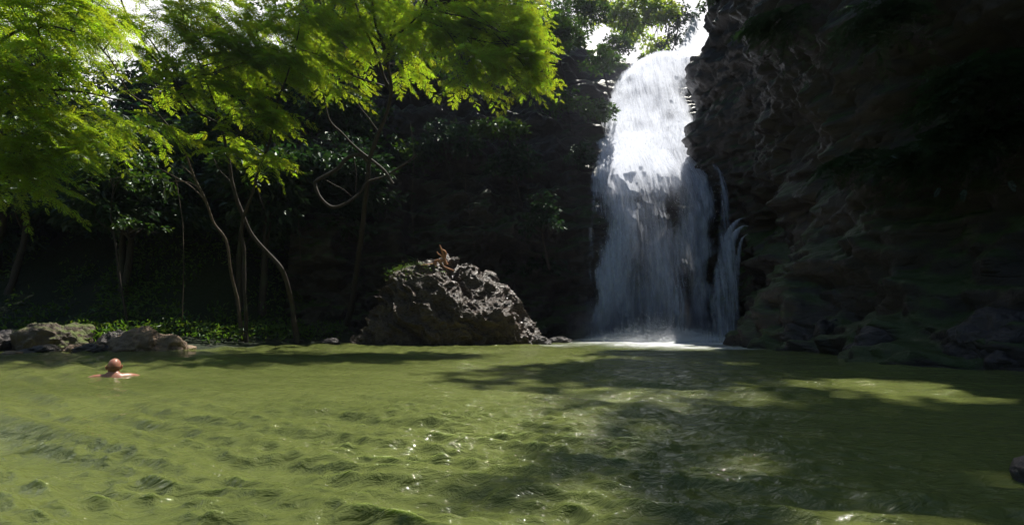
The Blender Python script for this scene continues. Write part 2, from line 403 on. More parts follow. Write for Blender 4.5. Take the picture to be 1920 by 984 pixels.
P = np.stack([fx + dirx * S, fy + diry * S, ZZ], -1)
nn = grid_normals(P)
if nn[400, 50, 1] > 0: nn = -nn
q = P * np.array([0.35, 0.35, 0.55])
D = fbm(q, 5, 21) * 0.75 + ridged(P * np.array([0.5, 0.5, 1.5]), 4, 31) * 0.16 + fbm(P * np.array([1.4, 1.4, 3.2]), 4, 41) * 0.16
cols = ridged(np.stack([P[..., 0] * 1.9, P[..., 1] * 1.9, P[..., 2] * 0.22], -1), 3, 51) * 0.08 * sstep(5, 8, P[..., 2]) * (1 - wf) * wr
led = fbm(np.stack([P[..., 0] * 0.35 , P[..., 1] * 0.35, P[..., 2] * 1.7 + 0.5 * np.sin(P[..., 1] * .6)], -1), 3, 61) * 0.18
D = (D * (1 + 0.5 * (1 - wr)) + cols + led) * (1 - wf * 0.8)
D = D + fbm(P * 0.16, 2, 71) * 0.9 * (1 - wf) * sstep(2.0, 6, P[..., 2])
P2 = P + nn * D[..., None]
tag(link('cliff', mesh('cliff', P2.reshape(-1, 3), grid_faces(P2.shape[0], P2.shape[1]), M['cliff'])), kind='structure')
CLIFF = P2

def cliff_pt(px, py):
    """the cliff point seen at a place of the photograph"""
    d = at(px, py, 1.0) - np.array([0, 0, CAMZ])
    Q = CLIFF.reshape(-1, 3) - np.array([0, 0, CAMZ])
    dn = d / np.linalg.norm(d); r = np.linalg.norm(Q, axis=1); c = (Q @ dn) / r
    k = np.where(c > 0.99985)[0]
    if len(k) == 0: k = np.array([np.argmax(c)])
    return CLIFF.reshape(-1, 3)[k[np.argmin(r[k])]]

# ------------------------------------------------------------------ pool water
th = np.concatenate([np.linspace(-180, -62, 90, endpoint=False), np.linspace(-62, 62, 900, endpoint=False), np.linspace(62, 180, 90)])
rr = np.concatenate([[0.02], np.geomspace(0.5, 30, 620), np.geomspace(31, 70, 20)])
T, RR = np.meshgrid(R(1) * th, rr, indexing='ij')
X = np.sin(T) * RR; Y = np.cos(T) * RR
Zw = np.zeros_like(X); DX = np.zeros_like(X); DY = np.zeros_like(X)
wr_ = np.random.default_rng(11)
amp_mod = 0.75 + 0.6 * noise(np.stack([X * 0.45, Y * 0.35, X * 0], -1), 3)
calm = 1 - 0.30 * sstep(0.5, 3.5, X)
for i in range(110):
    lam = 0.085 * (1.5 / 0.085) ** (wr_.random() ** 1.7)
    k_ = 2 * math.pi / lam
    # wave fronts spreading from the fall, plus crossing reflections
    if i % 3:
        ox, oy = 7 + wr_.normal() * 2.5, 23 + wr_.normal() * 1.5
        dx = X - ox; dy = Y - oy; r_ = np.hypot(dx, dy) + 1e-3; ux, uy = dx / r_, dy / r_; ph = k_ * r_
    else:
        a = R(-90 + wr_.normal() * 42); ux, uy = math.cos(a) + 0 * X, math.sin(a) + 0 * X; ph = k_ * (X * ux + Y * uy)
    ph = ph + wr_.random() * 6.28 + 0.7 * noise(np.stack([X / lam * 0.18, Y / lam * 0.30, X * 0 + i], -1), i)
    A = 0.0112 * lam ** 0.76 * (0.5 + wr_.random()) * (1 - 0.35 * (lam > 0.7))
    env = np.clip(0.8 + 0.45 * noise(np.stack([X / lam * 0.22 + i * 3, Y / lam * 0.22, X * 0], -1), i + 5), 0, 1.4)
    fade = 1 - sstep(0.16, 0.34, RR * 0.0068 / lam)     # drop waves finer than the mesh can carry far away
    A = A * env * amp_mod * calm * fade
    Zw += A * np.cos(ph); DX -= A * ux * np.sin(ph) * 0.4; DY -= A * uy * np.sin(ph) * 0.4
# sharp crossing wavelets
for i, (ang_, sx, sy, am) in enumerate([(R(12), 0.8, 2.6, .007), (R(-22), 1.1, 4.2, .006), (R(28), 1.8, 6.5, .006), (R(-5), 2.6, 11.0, .0032)]):
    ca, sa = math.cos(ang_), math.sin(ang_); xr = X * ca + Y * sa; yr = -X * sa + Y * ca
    q_ = np.stack([xr * sx, yr * sy, X * 0 + i * 5], -1); q_[..., 1] += 0.8 * noise(q_ * 0.5, 71 + i)
    cr_ = 1 - np.abs(noise(q_, 75 + i)) * 2.2
    Zw += am * cr_ * (1 - sstep(0.12, 0.30, RR * 0.0068 * sy)) * amp_mod
Zw = 0.06 * np.tanh(Zw / 0.06); DX = 0.035 * np.tanh(DX / 0.035); DY = 0.035 * np.tanh(DY / 0.035)
V = np.stack([X + DX, Y + DY, Zw], -1)
fd = np.hypot((X - 6.9) / 5.2, (Y - 20.5) / 6.5)
foam = np.clip(1.6 - 1.2 * fd, 0, 1)
foam = np.clip(foam + 0.35 * fbm(np.stack([X * .7, Y * .5, X * 0], -1), 3, 66) * (foam > 0), 0, 1)
tag(link('water', mesh('water', V.reshape(-1, 3), grid_faces(len(th), len(rr)), M['water'], attrs={'foam': foam})), kind='structure')

# ------------------------------------------------------------------ waterfall
EZ = [640, 600, 520, 450, 375, 300, 270, 200, 150, 118, 95]
EL = [1098, 1100, 1108, 1118, 1112, 1118, 1124, 1138, 1158, 1184, 1232]
ER = [1322, 1318, 1318, 1326, 1345, 1326, 1312, 1290, 1288, 1300, 1302]
def cur_y(z): return 24.1 + np.interp(z, [-1, 0, 3, 7.4, 8.6, 19.8, 21], [0, 0, .2, .5, .75, 6.9, 8.0])
def edges(z, lay):
    """left and right x of the curtain at height z"""
    y = cur_y(z) - lay
    v = (z - CAMZ) / y; # tan elevation
    py = 492 - F * np.tan(np.arctan(v) - PITCH)
    l = np.interp(-py, [-e for e in EZ], EL); r = np.interp(-py, [-e for e in EZ], ER)
    c = y / (math.cos(PITCH) - (492 - py) / F * math.sin(PITCH))
    return (l - 960) / F * c, (r - 960) / F * c, py

fall = thing('waterfall', (7, 23.5, 0), 'tall white waterfall dropping in misty tiers down the dark cliff into the green pool', 'waterfall')
# places where rock shows through or the water bunches up: px, py, radius x, radius y, change of density
SPOTS = [(1243, 402, 40, 46, -0.42), (1292, 420, 22, 55, 0.28), (1180, 385, 22, 10, -0.25), (1278, 565, 22, 60, -0.36), (1306, 540, 14, 110, 0.45), (1308, 620, 26, 40, 0.2), (1160, 300, 30, 30, 0.0),
         (1210, 175, 24, 16, -0.28), (1165, 190, 22, 28, -0.22), (1215, 270, 80, 45, 0.35), (1235, 150, 55, 45, 0.35), (1165, 340, 18, 90, 0.30), (1225, 430, 16, 120, 0.26),
         (1190, 540, 40, 100, -0.10), (1150, 500, 14, 90, 0.24), (1120, 560, 14, 90, 0.28), (1230, 600, 50, 50, 0.25), (1325, 330, 18, 40, -0.2), (1145, 230, 16, 20, -0.2), (1305, 250, 20, 15, 0.2), (1252, 222, 16, 12, -0.42), (1198, 240, 20, 12, -0.34), (1272, 165, 14, 20, -0.42), (1228, 200, 10, 16, -0.3), (1180, 150, 16, 10, -0.35), (1262, 300, 16, 26, -0.3), (1150, 265, 14, 22, -0.3), (1130, 420, 18, 40, -0.25)]
for L in range(6):
    nzv, nx = 380, 150
    zt = np.concatenate([np.linspace(0.0, 20.0, nzv)])
    lay = 0.50 + 0.10 * L
    xl, xr, py = edges(zt, lay)
    u = np.linspace(-0.04, 1.04, nx)
    Xf = xl[:, None] + (xr - xl)[:, None] * u[None]
    # free leaps away from the rock under each ledge
    leap = np.interp(zt, [0, 3, 6, 8, 10, 12, 20], [1.0, 1.0, 0.82, 0.55, 0.2, 0.0, 0.0])
    lm_ = (0.15 + 0.30 * L) * (1 + 0.35 * noise(np.stack([u * 7, u * 0 + L, u * 0], -1), 44))
    Yf = (cur_y(zt) - lay)[:, None] - leap[:, None] * lm_[None] + 0 * Xf
    Pn = np.stack([Xf * 1.3, Yf * 0, np.repeat(zt[:, None] * 0.5, nx, 1)], -1)
    Yf = Yf - (0.28 - 0.20 * sstep(8, 11, zt))[:, None] * fbm(Pn, 3, 80 + L) - 0.12 * np.sin(u * math.pi)[None] * 3
    Zf = np.repeat(zt[:, None], nx, 1) + 0.03 * fbm(Pn * 1.5, 2, 90 + L) * sstep(6, 8, zt)[:, None]
    PX = (np.interp(-py, [-e for e in EZ], EL))[:, None] * (1 - u) + (np.interp(-py, [-e for e in EZ], ER))[:, None] * u
    PY = np.repeat(py[:, None], nx, 1)
    e_ = np.minimum(u + 0.04, 1.04 - u)
    ed = sstep(0, 0.16, e_[None] + 0.06 * fbm(np.stack([Xf * 0, Zf * 0.9, Xf * 0 + np.sign(u - 0.5)[None] * 5], -1), 3, 95 + L))
    base = np.interp(py, [60, 115, 200, 270, 330, 375, 450, 560, 640], [0.85, 0.88, 0.90, 1.2, 1.0, 0.76, 0.62, 0.58, 0.66])
    dens = base[:, None] + 0 * Xf
    for (sx, sy, rx, ry, dv) in SPOTS:
        dens = dens + 1.25 * dv * np.exp(-((PX - sx) / rx) ** 2 - ((PY - sy) / ry) ** 2)
    dens = np.clip(dens, 0, 1.55) * ed * (1.08 - 0.07 * L)
    tl = np.concatenate([[0], np.cumsum(np.hypot(np.diff(zt), np.diff(fall_y(zt))))])
    uv = np.stack([Xf - 0.12 * (xl[:, None]), np.repeat(tl[:, None], nx, 1)], -1).reshape(-1, 2)
    part('water_curtain', np.stack([Xf, Yf, Zf], -1).reshape(-1, 3), grid_faces(nzv, nx), veil_mat('falling_water', L + 1, 0.85), fall, attrs={'dens': dens}, uv=uv)
# side strand on the right: arcs out of the rock and falls
def strand(path, w0, w1, dn0, dn1, seed, gain=0.8):
    Pc = resample(path, 80); nx = 24; t_ = np.linspace(0, 1, 80)
    ww = w0 + (w1 - w0) * t_; u = np.linspace(-1, 1, nx)
    Xs = Pc[:, 0][:, None] + ww[:, None] * u; Ys = Pc[:, 1][:, None] - 0.12 * (1 - u ** 2)[None] ; Zs = Pc[:, 2][:, None] - 0.25 * ww[:, None] * (u ** 2)
    dens = (dn0 + (dn1 - dn0) * t_)[:, None] * (1 - np.abs(u) ** 2)[None] * sstep(0, 0.06, t_)[:, None]
    tl = np.concatenate([[0], np.cumsum(np.linalg.norm(np.diff(Pc, axis=0), axis=1))])
    uv = np.stack([Xs, np.repeat(tl[:, None], nx, 1)], -1).reshape(-1, 2)
    part('side_trickle', np.stack([Xs, Ys, Zs], -1).reshape(-1, 3), grid_faces(80, nx), veil_mat('thin_falling_water', seed, gain), fall, attrs={'dens': dens}, uv=uv)
for sdx, (pts, w0, w1, a, b_) in enumerate([
        ([(1408, 428, 18.6), (1392, 424, 18.4), (1376, 440, 18.2), (1368, 480, 18.1), (1364, 560, 18.0), (1362, 644, 18.0)], 0.08, 0.8, 1.1, 0.5),
        ([(1404, 412, 18.9), (1384, 412, 18.7), (1366, 436, 18.5), (1357, 480, 18.4), (1348, 560, 18.3), (1345, 643, 18.3)], 0.07, 0.9, 0.9, 0.46),
        ([(1404, 436, 18.6), (1388, 452, 18.3), (1380, 500, 18.2), (1376, 570, 18.1), (1374, 644, 18.1)], 0.06, 0.45, 0.9, 0.34),
        ([(1330, 300, 22.6), (1350, 330, 22.2), (1358, 380, 21.8), (1356, 470, 21.5), (1352, 560, 21.2), (1350, 640, 21.0)], 0.16, 0.8, 0.7, 0.5),
        ([(1128, 330, 22.6), (1118, 345, 22.4), (1110, 400, 22.0), (1106, 500, 21.6), (1102, 640, 21.2)], 0.1, 0.4, 0.6, 0.38)]):
    strand([at(*p) for p in pts], w0, w1, a, b_, 20 + sdx)
# far upper stream above the lip
strand([at(1304, 10, 38), at(1298, 52, 36), at(1290, 78, 34.5), at(1276, 100, 33), at(1250, 116, 32)], 0.35, 1.0, 1.3, 1.2, 31, 1.0)
# droplets thrown off the curtain
n = 5200; zt = rng.random(n) ** 1.1 * 16; xl, xr, _ = edges(zt, 1.2); u = rng.random(n)
u = np.where(rng.random(n) < 0.45, np.clip(0.78 + 0.1 * rng.normal(size=n), 0, 1.03), u)
C = np.stack([xl + (xr - xl) * u + rng.normal(size=n) * 0.05, cur_y(zt) - 1.5 - rng.random(n) * 0.6, zt], -1)
s_ = 0.006 + 0.012 * rng.random(n) ** 3
o8 = np.array([(1, 0, 0), (-1, 0, 0), (0, 1, 0), (0, -1, 0), (0, 0, 2.2), (0, 0, -2.2)], float)
f8 = np.array([(0, 2, 4), (2, 1, 4), (1, 3, 4), (3, 0, 4), (2, 0, 5), (1, 2, 5), (3, 1, 5), (0, 3, 5)])
m, t, o = newmat('droplets'); b = N(t, 'ShaderNodeBsdfPrincipled', Roughness=0.2); b.inputs['Base Color'].default_value = (.9, .92, .95, 1); t.links.new(b.outputs[0], o.inputs[0])
ob = part('spray_droplets', (C[:, None] + s_[:, None, None] * o8).reshape(-1, 3), (np.arange(n)[:, None, None] * 6 + f8).reshape(-1, 3), m, fall)
ob['kind'] = 'stuff'

# ------------------------------------------------------------------ centre rock
cr = thing('rock_outcrop', (-1.8, 18, 0), 'large rugged brown rock outcrop rising from the pool left of the waterfall', 'rock')
RP = [(668, 652), (690, 628), (706, 595), (722, 560), (735, 535), (752, 512), (772, 490), (800, 482), (838, 482), (868, 500), (890, 518), (905, 522), (916, 520), (926, 532), (946, 545), (962, 560), (975, 574), (990, 596), (1008, 618), (1026, 640), (1036, 654)]
prof = np.array([at(a, b + 3, 18.0)[[0, 2]] for a, b in RP])
nu, nv = 420, 300
xs = np.linspace(prof[0, 0], prof[-1, 0], nu); pz = np.interp(xs, prof[:, 0], prof[:, 1])
phi = np.linspace(0, math.pi, nv)
un = (xs - xs[0]) / (xs[-1] - xs[0])
ry = 2.4 * np.sin(math.pi * np.clip(un, 0.02, 0.98)) ** 0.6
Yc = 18.3 + 0.6 * (un - 0.5)
PR = np.stack([np.repeat(xs[:, None], nv, 1), Yc[:, None] - np.cos(phi)[None] * ry[:, None], (pz + 0.5)[:, None] * (np.sin(phi)[None] ** 0.85) - 0.5], -1)
nn = grid_normals(PR)
if nn[nu // 2, 30, 1] > 0: nn = -nn
ang = R(40)
q1 = (PR[..., 0] * math.cos(ang) - PR[..., 2] * math.sin(ang)); q2 = (PR[..., 0] * math.sin(ang) + PR[..., 2] * math.cos(ang))
wob = fbm(PR * 0.8, 3, 5) * 0.5
Q = np.stack([q1 * 0.30, PR[..., 1] * 0.6, q2 * 1.7 + wob * 1.6], -1)
D = ridged(Q, 5, 7, 0.55) * 0.25 + fbm(PR * 1.0, 4, 9) * 0.16 + ridged(PR * 3.1, 3, 15) * 0.03; D -= D.mean()
PR = PR + nn * D[..., None]
part('rock_body', PR.reshape(-1, 3), grid_faces(nu, nv), M['rock'], cr)
ROCK = PR.reshape(-1, 3)
def rock_pt(px, py):
    d = at(px, py, 1.0) - np.array([0, 0, CAMZ]); dn = d / np.linalg.norm(d)
    Q = ROCK - np.array([0, 0, CAMZ]); r = np.linalg.norm(Q, axis=1); c = (Q @ dn) / r
    k = np.where(c > 0.99999)[0]
    if len(k) == 0: k = np.array([np.argmax(c)])
    return ROCK[k[np.argmin(r[k])]]

# ------------------------------------------------------------------ leaves
def fronds(C, Dn, L, pairs=7, wid=0.36, lw=0.13, droop=0.25, seed=0, flat=0.3):
    """pinnate leaves: C base points, Dn directions, L lengths"""
    g = np.random.default_rng(seed); n = len(C)
    Dn = Dn / (np.linalg.norm(Dn, axis=1, keepdims=True) + 1e-9)
    up = np.array([0, 0, 1.0]) + g.normal(size=(n, 3)) * flat
    Sd = np.cross(Dn, up); Sd /= np.linalg.norm(Sd, axis=1, keepdims=True) + 1e-9
    t_ = np.linspace(0.12, 1.0, pairs)
    pos = C[:, None] + Dn[:, None] * (L[:, None] * t_)[..., None]
    pos[..., 2] -= droop * L[:, None] * t_ ** 2
    ll = L[:, None] * wid * np.sin(math.pi * (0.12 + 0.80 * t_))[None] ** 0.7
    V = []
    for s in (-1, 1):
        d = Sd[:, None] * s + Dn[:, None] * 0.45 + g.normal(size=(n, pairs, 3)) * 0.16
        d[..., 2] -= 0.22
        d /= np.linalg.norm(d, axis=-1, keepdims=True)
        wv = np.cross(d, np.cross(Dn, Sd)[:, None]) ; wv /= np.linalg.norm(wv, axis=-1, keepdims=True) + 1e-9
        tip = pos + d * ll[..., None]; mid = pos + d * ll[..., None] * 0.45; h = (L[:, None] * lw * 0.5)[..., None] * wv
        V.append(np.stack([pos, mid + h, tip, mid - h], 2))
    V = np.stack(V, 2)                       # n,pairs,2,4,3
    nq = n * pairs * 2
    Fc = np.arange(nq * 4).reshape(nq, 4)
    tint = np.repeat(np.clip(0.5 + 0.25 * g.normal(size=n), 0, 1), pairs * 8)
    return V.reshape(-1, 3), Fc, tint

def broad(C, Dn, L, wid=0.5, seed=0):
    """single pointed leaves"""
    g = np.random.default_rng(seed); n = len(C)
    Dn = Dn / (np.linalg.norm(Dn, axis=1, keepdims=True) + 1e-9)
    Sd = np.cross(Dn, g.normal(size=(n, 3)) * 0.6 + np.array([0, 0, 1.0])); Sd /= np.linalg.norm(Sd, axis=1, keepdims=True) + 1e-9
    up = np.cross(Sd, Dn)
    l = L[:, None]
    a = C; b = C + Dn * l * 0.45 + Sd * l * wid * 0.5 + up * l * 0.08; c = C + Dn * l - np.array([0, 0, 1]) * l * 0.12; d = C + Dn * l * 0.45 - Sd * l * wid * 0.5 + up * l * 0.08
    V = np.stack([a, b, c, d], 1).reshape(-1, 3)
    return V, np.arange(n * 4).reshape(n, 4), np.repeat(np.clip(0.5 + 0.25 * g.normal(size=n), 0, 1), 4)

def crown(pads, kind='frond', size=0.3, seed=0, flow=(0.5, -0.2, -0.25), spread=1.0):
    """pads: (centre xyz, rx, ry, rz, count). Leaves in flattened, uneven sprays grouped on twigs"""
    g = np.random.default_rng(seed); Vs = []; Fs = []; Ts = []; n0 = 0
    flow = np.array(flow)
    for (c, rx, ry, rz, cnt) in pads:
        if kind == 'frond':
            per = 16; nt_ = max(3, int(cnt * 1.5) // per); rz = rz * 0.9
            d = g.normal(size=(nt_, 3)); d /= np.linalg.norm(d, axis=1, keepdims=True); rad = g.random(nt_)[:, None] ** 0.5
            tw = np.asarray(c) + d * rad * np.array([rx, ry, rz])
            td = d * rad * np.array([1, 1, 0.15]) * spread * 1.1 + flow + g.normal(size=(nt_, 3)) * np.array([.3, .3, .12]); td /= np.linalg.norm(td, axis=1, keepdims=True)
            sdv = np.cross(td, np.array([0, 0, 1.0]) + g.normal(size=(nt_, 3)) * 0.22); sdv /= np.linalg.norm(sdv, axis=1, keepdims=True)
            tl_ = size * (2.6 + 2.2 * g.random(nt_)); kk = np.repeat(np.arange(nt_), per); ii = np.tile(np.arange(per), nt_); tt = (ii + 0.5) / per
            C = tw[kk] + td[kk] * (tl_[kk] * tt)[:, None] + g.normal(size=(len(kk), 3)) * size * 0.06; C[:, 2] -= 0.22 * tl_[kk] * tt ** 2
            sg = np.where(ii % 2, 1, -1)[:, None]
            outd = td[kk] * (0.45 + 0.9 * (tt[:, None] > 0.93)) + sdv[kk] * sg * (tt[:, None] < 0.93) + g.normal(size=(len(kk), 3)) * 0.12; outd[:, 2] -= 0.12
            L = size * (1.15 - 0.5 * tt) * (0.8 + 0.4 * g.random(len(kk)))
        else:
            nt_ = max(3, cnt // 14); rz = rz * 0.75
            d = g.normal(size=(nt_, 3)); d /= np.linalg.norm(d, axis=1, keepdims=True); rad = g.random(nt_)[:, None] ** 0.45
            tw = d * rad * np.array([rx, ry, rz]); tw[:, 2] -= 0.25 * rz * (tw[:, 0] / rx) ** 2
            kk = g.integers(0, nt_, cnt)
            outd = d[kk] * np.array([1, 1, 0.25]) * spread + flow + g.normal(size=(cnt, 3)) * 0.38
            tt = g.random(cnt)[:, None]
            C = np.asarray(c) + tw[kk] + (flow * 0.9 + d[kk] * 0.5 * np.array([1, 1, .3])) * size * 3.0 * tt + g.normal(size=(cnt, 3)) * size * np.array([0.55, 0.55, 0.28])
            L = size * (0.6 + 0.8 * g.random(cnt))
        if kind == 'frond': V, Fc, ti = fronds(C, outd, L, seed=int(g.integers(1e6)))
        else: V, Fc, ti = broad(C, outd + g.normal(size=(cnt, 3)) * 0.4, L, seed=int(g.integers(1e6)))
        Vs.append(V); Fs.append(Fc + n0); Ts.append(ti); n0 += len(V)
    return np.vstack(Vs), np.vstack(Fs), np.concatenate(Ts)

def pad(px, py, Y, rpx, rpy, cnt, ry=None):
    c = at(px, py, Y); k = Y / F
    return (c, rpx * k, ry if ry else rpx * k * 0.9, rpy * k, cnt)

def tree(label, trunks, pads, lm='leaf', bark='bark', kind='frond', size=0.3, seed=0, flow=(0.5, -0.2, -0.25), twigs=True, name='tree', cat='tree', group=None):
    """trunks: list of ([(px,py,Y),...], r0, r1); pads by pad()"""
    tb = Tubes(); nodes = []
    first = at(*trunks[0][0][0])
    root = thing(name, first, label, cat, group)
    gz = float(ground_z(np.array([first[0]]), np.array([first[1]]))[0])
    if first[0] < -4 and 0 < first[2] - gz < 6:
        p0 = trunks[0][0][0]; tb.add([np.array([first[0] + 0.25, first[1] + 0.2, gz - 0.2]), (first + np.array([first[0] + 0.2, first[1] + 0.15, gz])) / 2, first], trunks[0][1] * 0.95, trunks[0][1] * 0.75)
    for (pts, r0, r1) in trunks:
        P_ = tb.add([at(*p) for p in pts], r0 * .75, r1 * .75, seg=9 if r0 > 0.06 else 6)
        nodes.append(P_[len(P_) // 3:])
    nodes = np.vstack(nodes); g = np.random.default_rng(seed + 900)
    if twigs:
        for (c, rx, ry, rz, cnt) in pads:
            for k in range(max(2, min(6, cnt // 160))):
                tgt = np.asarray(c) + g.normal(size=3) * np.array([rx, ry, rz]) * 0.45
                dd = np.linalg.norm(nodes - tgt, axis=1); st = nodes[np.argsort(dd)[int(g.integers(0, min(8, len(dd))))]]
                ml = np.linalg.norm(tgt - st)
                if ml < 0.2: continue
                mid = (st + tgt) / 2 + g.normal(size=3) * ml * 0.10; mid[2] += ml * 0.08
                r = min(0.05, 0.010 + ml * 0.008)
                tb.add([st, mid, tgt], r, 0.005, seg=5)
                for q_ in range(3):
                    e = tgt + g.normal(size=3) * np.array([rx, ry, rz]) * 0.5; s2 = mid + (tgt - mid) * g.random()
                    tb.add([s2, (s2 + e) / 2 + g.normal(size=3) * 0.06, e], r * 0.5, 0.004, seg=4)
    tb.build('trunk', M[bark], root)
    V, Fc, ti = crown(pads, kind, size, seed, flow)
    part('crown', V, Fc, M[lm], root, smooth=False, attrs={'tint': ti})
    return root

# --- the centre tree with the looping limb
tree('multi-stemmed tree with a looping dead limb and bright crown over the central rock',
     [([(652, 610, 20.6), (664, 540, 19.8), (680, 420, 18.2), (690, 333, 17), (693, 299, 16.9), (707, 256, 16.6), (725, 213, 16.2), (733, 171, 15.8), (727, 120, 15.4), (716, 77, 15), (700, 30, 14.5), (694, -30, 14)], 0.20, 0.05),
      ([(733, 171, 15.8), (720, 145, 15.6), (703, 94, 15.2), (682, 51, 14.9), (669, 13, 14.5), (660, -20, 14.4)], 0.09, 0.04),
      ([(727, 120, 15.4), (733, 68, 15), (742, 30, 14.7), (748, -10, 14.4)], 0.07, 0.03),
      ([(731, 72, 15), (755, 58, 14.8), (780, 34, 14.5), (800, 5, 14)], 0.06, 0.03),
      ([(722, 90, 15.1), (690, 58, 14.8), (648, 38, 14.5), (610, 16, 14.2), (585, -8, 14)], 0.06, 0.03),
      ([(731, 165, 15.8), (700, 155, 15.5), (669, 145, 15.2), (639, 128, 15), (605, 107, 14.8), (560, 92, 14.6), (520, 78, 14.4)], 0.05, 0.02),
      ([(737, 345, 17), (716, 316, 16.9), (673, 282, 16.8), (643, 252, 16.6), (618, 226, 16.4), (607, 179, 16.2), (601, 124, 16)], 0.09, 0.035),
      ([(708, 245, 16.5), (688, 218, 16.3), (669, 192, 16.2), (656, 158, 16)], 0.05, 0.02),
      ([(694, 305, 16.9), (673, 290, 16.8), (648, 299, 16.6), (631, 318, 16.5), (597, 337, 16.4), (590, 346, 16.4), (601, 371, 16.4), (622, 388, 16.5), (648, 382, 16.6), (673, 363, 16.8), (690, 341, 16.9), (725, 329, 17), (767, 303, 17), (782, 290, 17)], 0.11, 0.05),
      ([(605, 334, 16.4), (625, 346, 16.5), (645, 356, 16.6), (658, 368, 16.7)], 0.035, 0.02),
      ([(664, 300, 16.8), (668, 330, 16.8), (666, 360, 16.8)], 0.03, 0.025)],
     [pad(860, 40, 14.0, 75, 26, 720), pad(930, 70, 13.8, 60, 24, 640), pad(980, 100, 13.6, 32, 26, 368), pad(900, 115, 13.7, 55, 16, 400), pad(800, 60, 14.2, 55, 22, 416), pad(985, 140, 13.5, 18, 18, 128), pad(955, 25, 14, 50, 24, 448),
      pad(700, 20, 14.4, 80, 26, 608), pad(620, 55, 14.6, 70, 26, 560), pad(600, 110, 14.9, 55, 18, 288), pad(750, 110, 15.2, 60, 18, 208), pad(830, -25, 13.8, 130, 26, 720), pad(650, -30, 14, 120, 26, 640), pad(545, 60, 15, 60, 30, 448), pad(860, 150, 14.2, 60, 12, 112), pad(650, 165, 15.6, 40, 12, 96), pad(700, -95, 14.5, 90, 25, 560), pad(850, -100, 14.5, 90, 25, 560), pad(960, -110, 15.0, 80, 25, 400), pad(560, -100, 14.5, 90, 25, 560)],  # last pads, above the frame, added to shade the far left water
     size=0.27, seed=1, flow=(0.55, -0.15, -0.35))
# --- leaning tree, left centre
tree('slender leaning tree with forked stems and a spreading feathery crown at left centre',
     [([(548, 570, 16.8), (530, 509, 16.2), (508, 480, 16), (475, 444, 15.7), (455, 403, 15.4), (438, 354, 15.1), (427, 293, 14.8), (415, 240, 14.5), (392, 222, 14.3), (366, 207, 14), (333, 163, 13.6), (317, 138, 13.4), (285, 106, 13), (260, 65, 12.7), (236, 24, 12.4), (220, -20, 12)], 0.12, 0.03),
      ([(317, 138, 13.4), (305, 112, 13.2), (285, 80, 13), (268, 62, 12.8), (268, 40, 12.7)], 0.05, 0.02),
      ([(415, 240, 14.5), (400, 190, 14.2), (378, 130, 13.9), (362, 90, 13.6), (345, 50, 13.3)], 0.06, 0.02),
      ([(458, 405, 15.4), (443, 367, 15.3), (430, 338, 15.2), (414, 322, 15.1), (400, 297, 15)], 0.055, 0.02)],
     [pad(400, 70, 13.2, 90, 30, 800), pad(330, 40, 12.8, 60, 24, 336), pad(470, 110, 14, 80, 30, 720), pad(440, 25, 13.4, 90, 20, 512), pad(380, 150, 13.8, 70, 22, 336), pad(470, 175, 14.2, 60, 18, 240), pad(250, 100, 12.6, 40, 16, 96), pad(340, -25, 12.6, 110, 22, 560), pad(500, 215, 14.4, 40, 10, 128), pad(300, 170, 13.4, 45, 14, 128)],
     size=0.27, seed=2, flow=(0.55, -0.2, -0.35))
# --- pale forked stem
tree('thin pale forked stem catching the sun below the canopy, left of the leaning tree',
     [([(445, 560, 15.8), (432, 505, 15.5), (424, 452, 15.2), (402, 420, 15), (390, 387, 14.8), (380, 363, 14.7), (365, 334, 14.5), (345, 283, 14.2), (321, 244, 13.9), (285, 203, 13.5), (244, 175, 13.2), (224, 142, 12.9), (211, 118, 12.7), (195, 98, 12.5), (170, 70, 12.2)], 0.075, 0.025),
      ([(386, 379, 14.8), (372, 362, 14.7), (353, 346, 14.6), (325, 330, 14.5), (288, 310, 14.3)], 0.035, 0.012),
      ([(378, 360, 14.8), (362, 345, 14.6), (335, 340, 14.5), (312, 345, 14.4), (306, 368, 14.3)], 0.022, 0.008),
      ([(362, 330, 14.5), (350, 318, 14.4), (338, 308, 14.3)], 0.025, 0.01)],
     [pad(120, 55, 12.0, 50, 16, 260), pad(200, 30, 12.2, 60, 18, 420), pad(230, 225, 13.2, 60, 18, 240), pad(90, 30, 12, 70, 16, 420), pad(300, 240, 13.8, 50, 14, 120)], bark='bark_pale', size=0.26, seed=3, flow=(0.6, -0.2, -0.4))
# --- winding tree between
tree('winding thin tree with a low bright leaf cluster between leaning tree and looped limb',
     [([(458, 470, 15.6), (452, 430, 15.4), (460, 397, 15.2), (473, 363, 15.1), (486, 316, 14.9), (503, 273, 14.7), (515, 222, 14.5), (524, 179, 14.3), (539, 141, 14.1), (550, 102, 13.9), (560, 60, 13.7), (565, 20, 13.5)], 0.075, 0.02),
      ([(486, 316, 14.9), (505, 304, 14.8), (530, 306, 14.8), (565, 320, 14.9)], 0.03, 0.012),
      ([(484, 320, 14.9), (482, 350, 14.9), (495, 392, 15)], 0.02, 0.008)],
     [pad(500, 220, 14.2, 30, 14, 150), pad(510, 295, 14.3, 22, 8, 130), pad(470, 190, 14.2, 40, 14, 220), pad(545, 120, 13.8, 50, 18, 420), pad(440, 285, 14.6, 55, 8, 190), pad(560, 30, 13.4, 60, 20, 420), pad(430, 255, 14.8, 40, 10, 130)], size=0.22, seed=4, flow=(0.45, -0.2, -0.25))
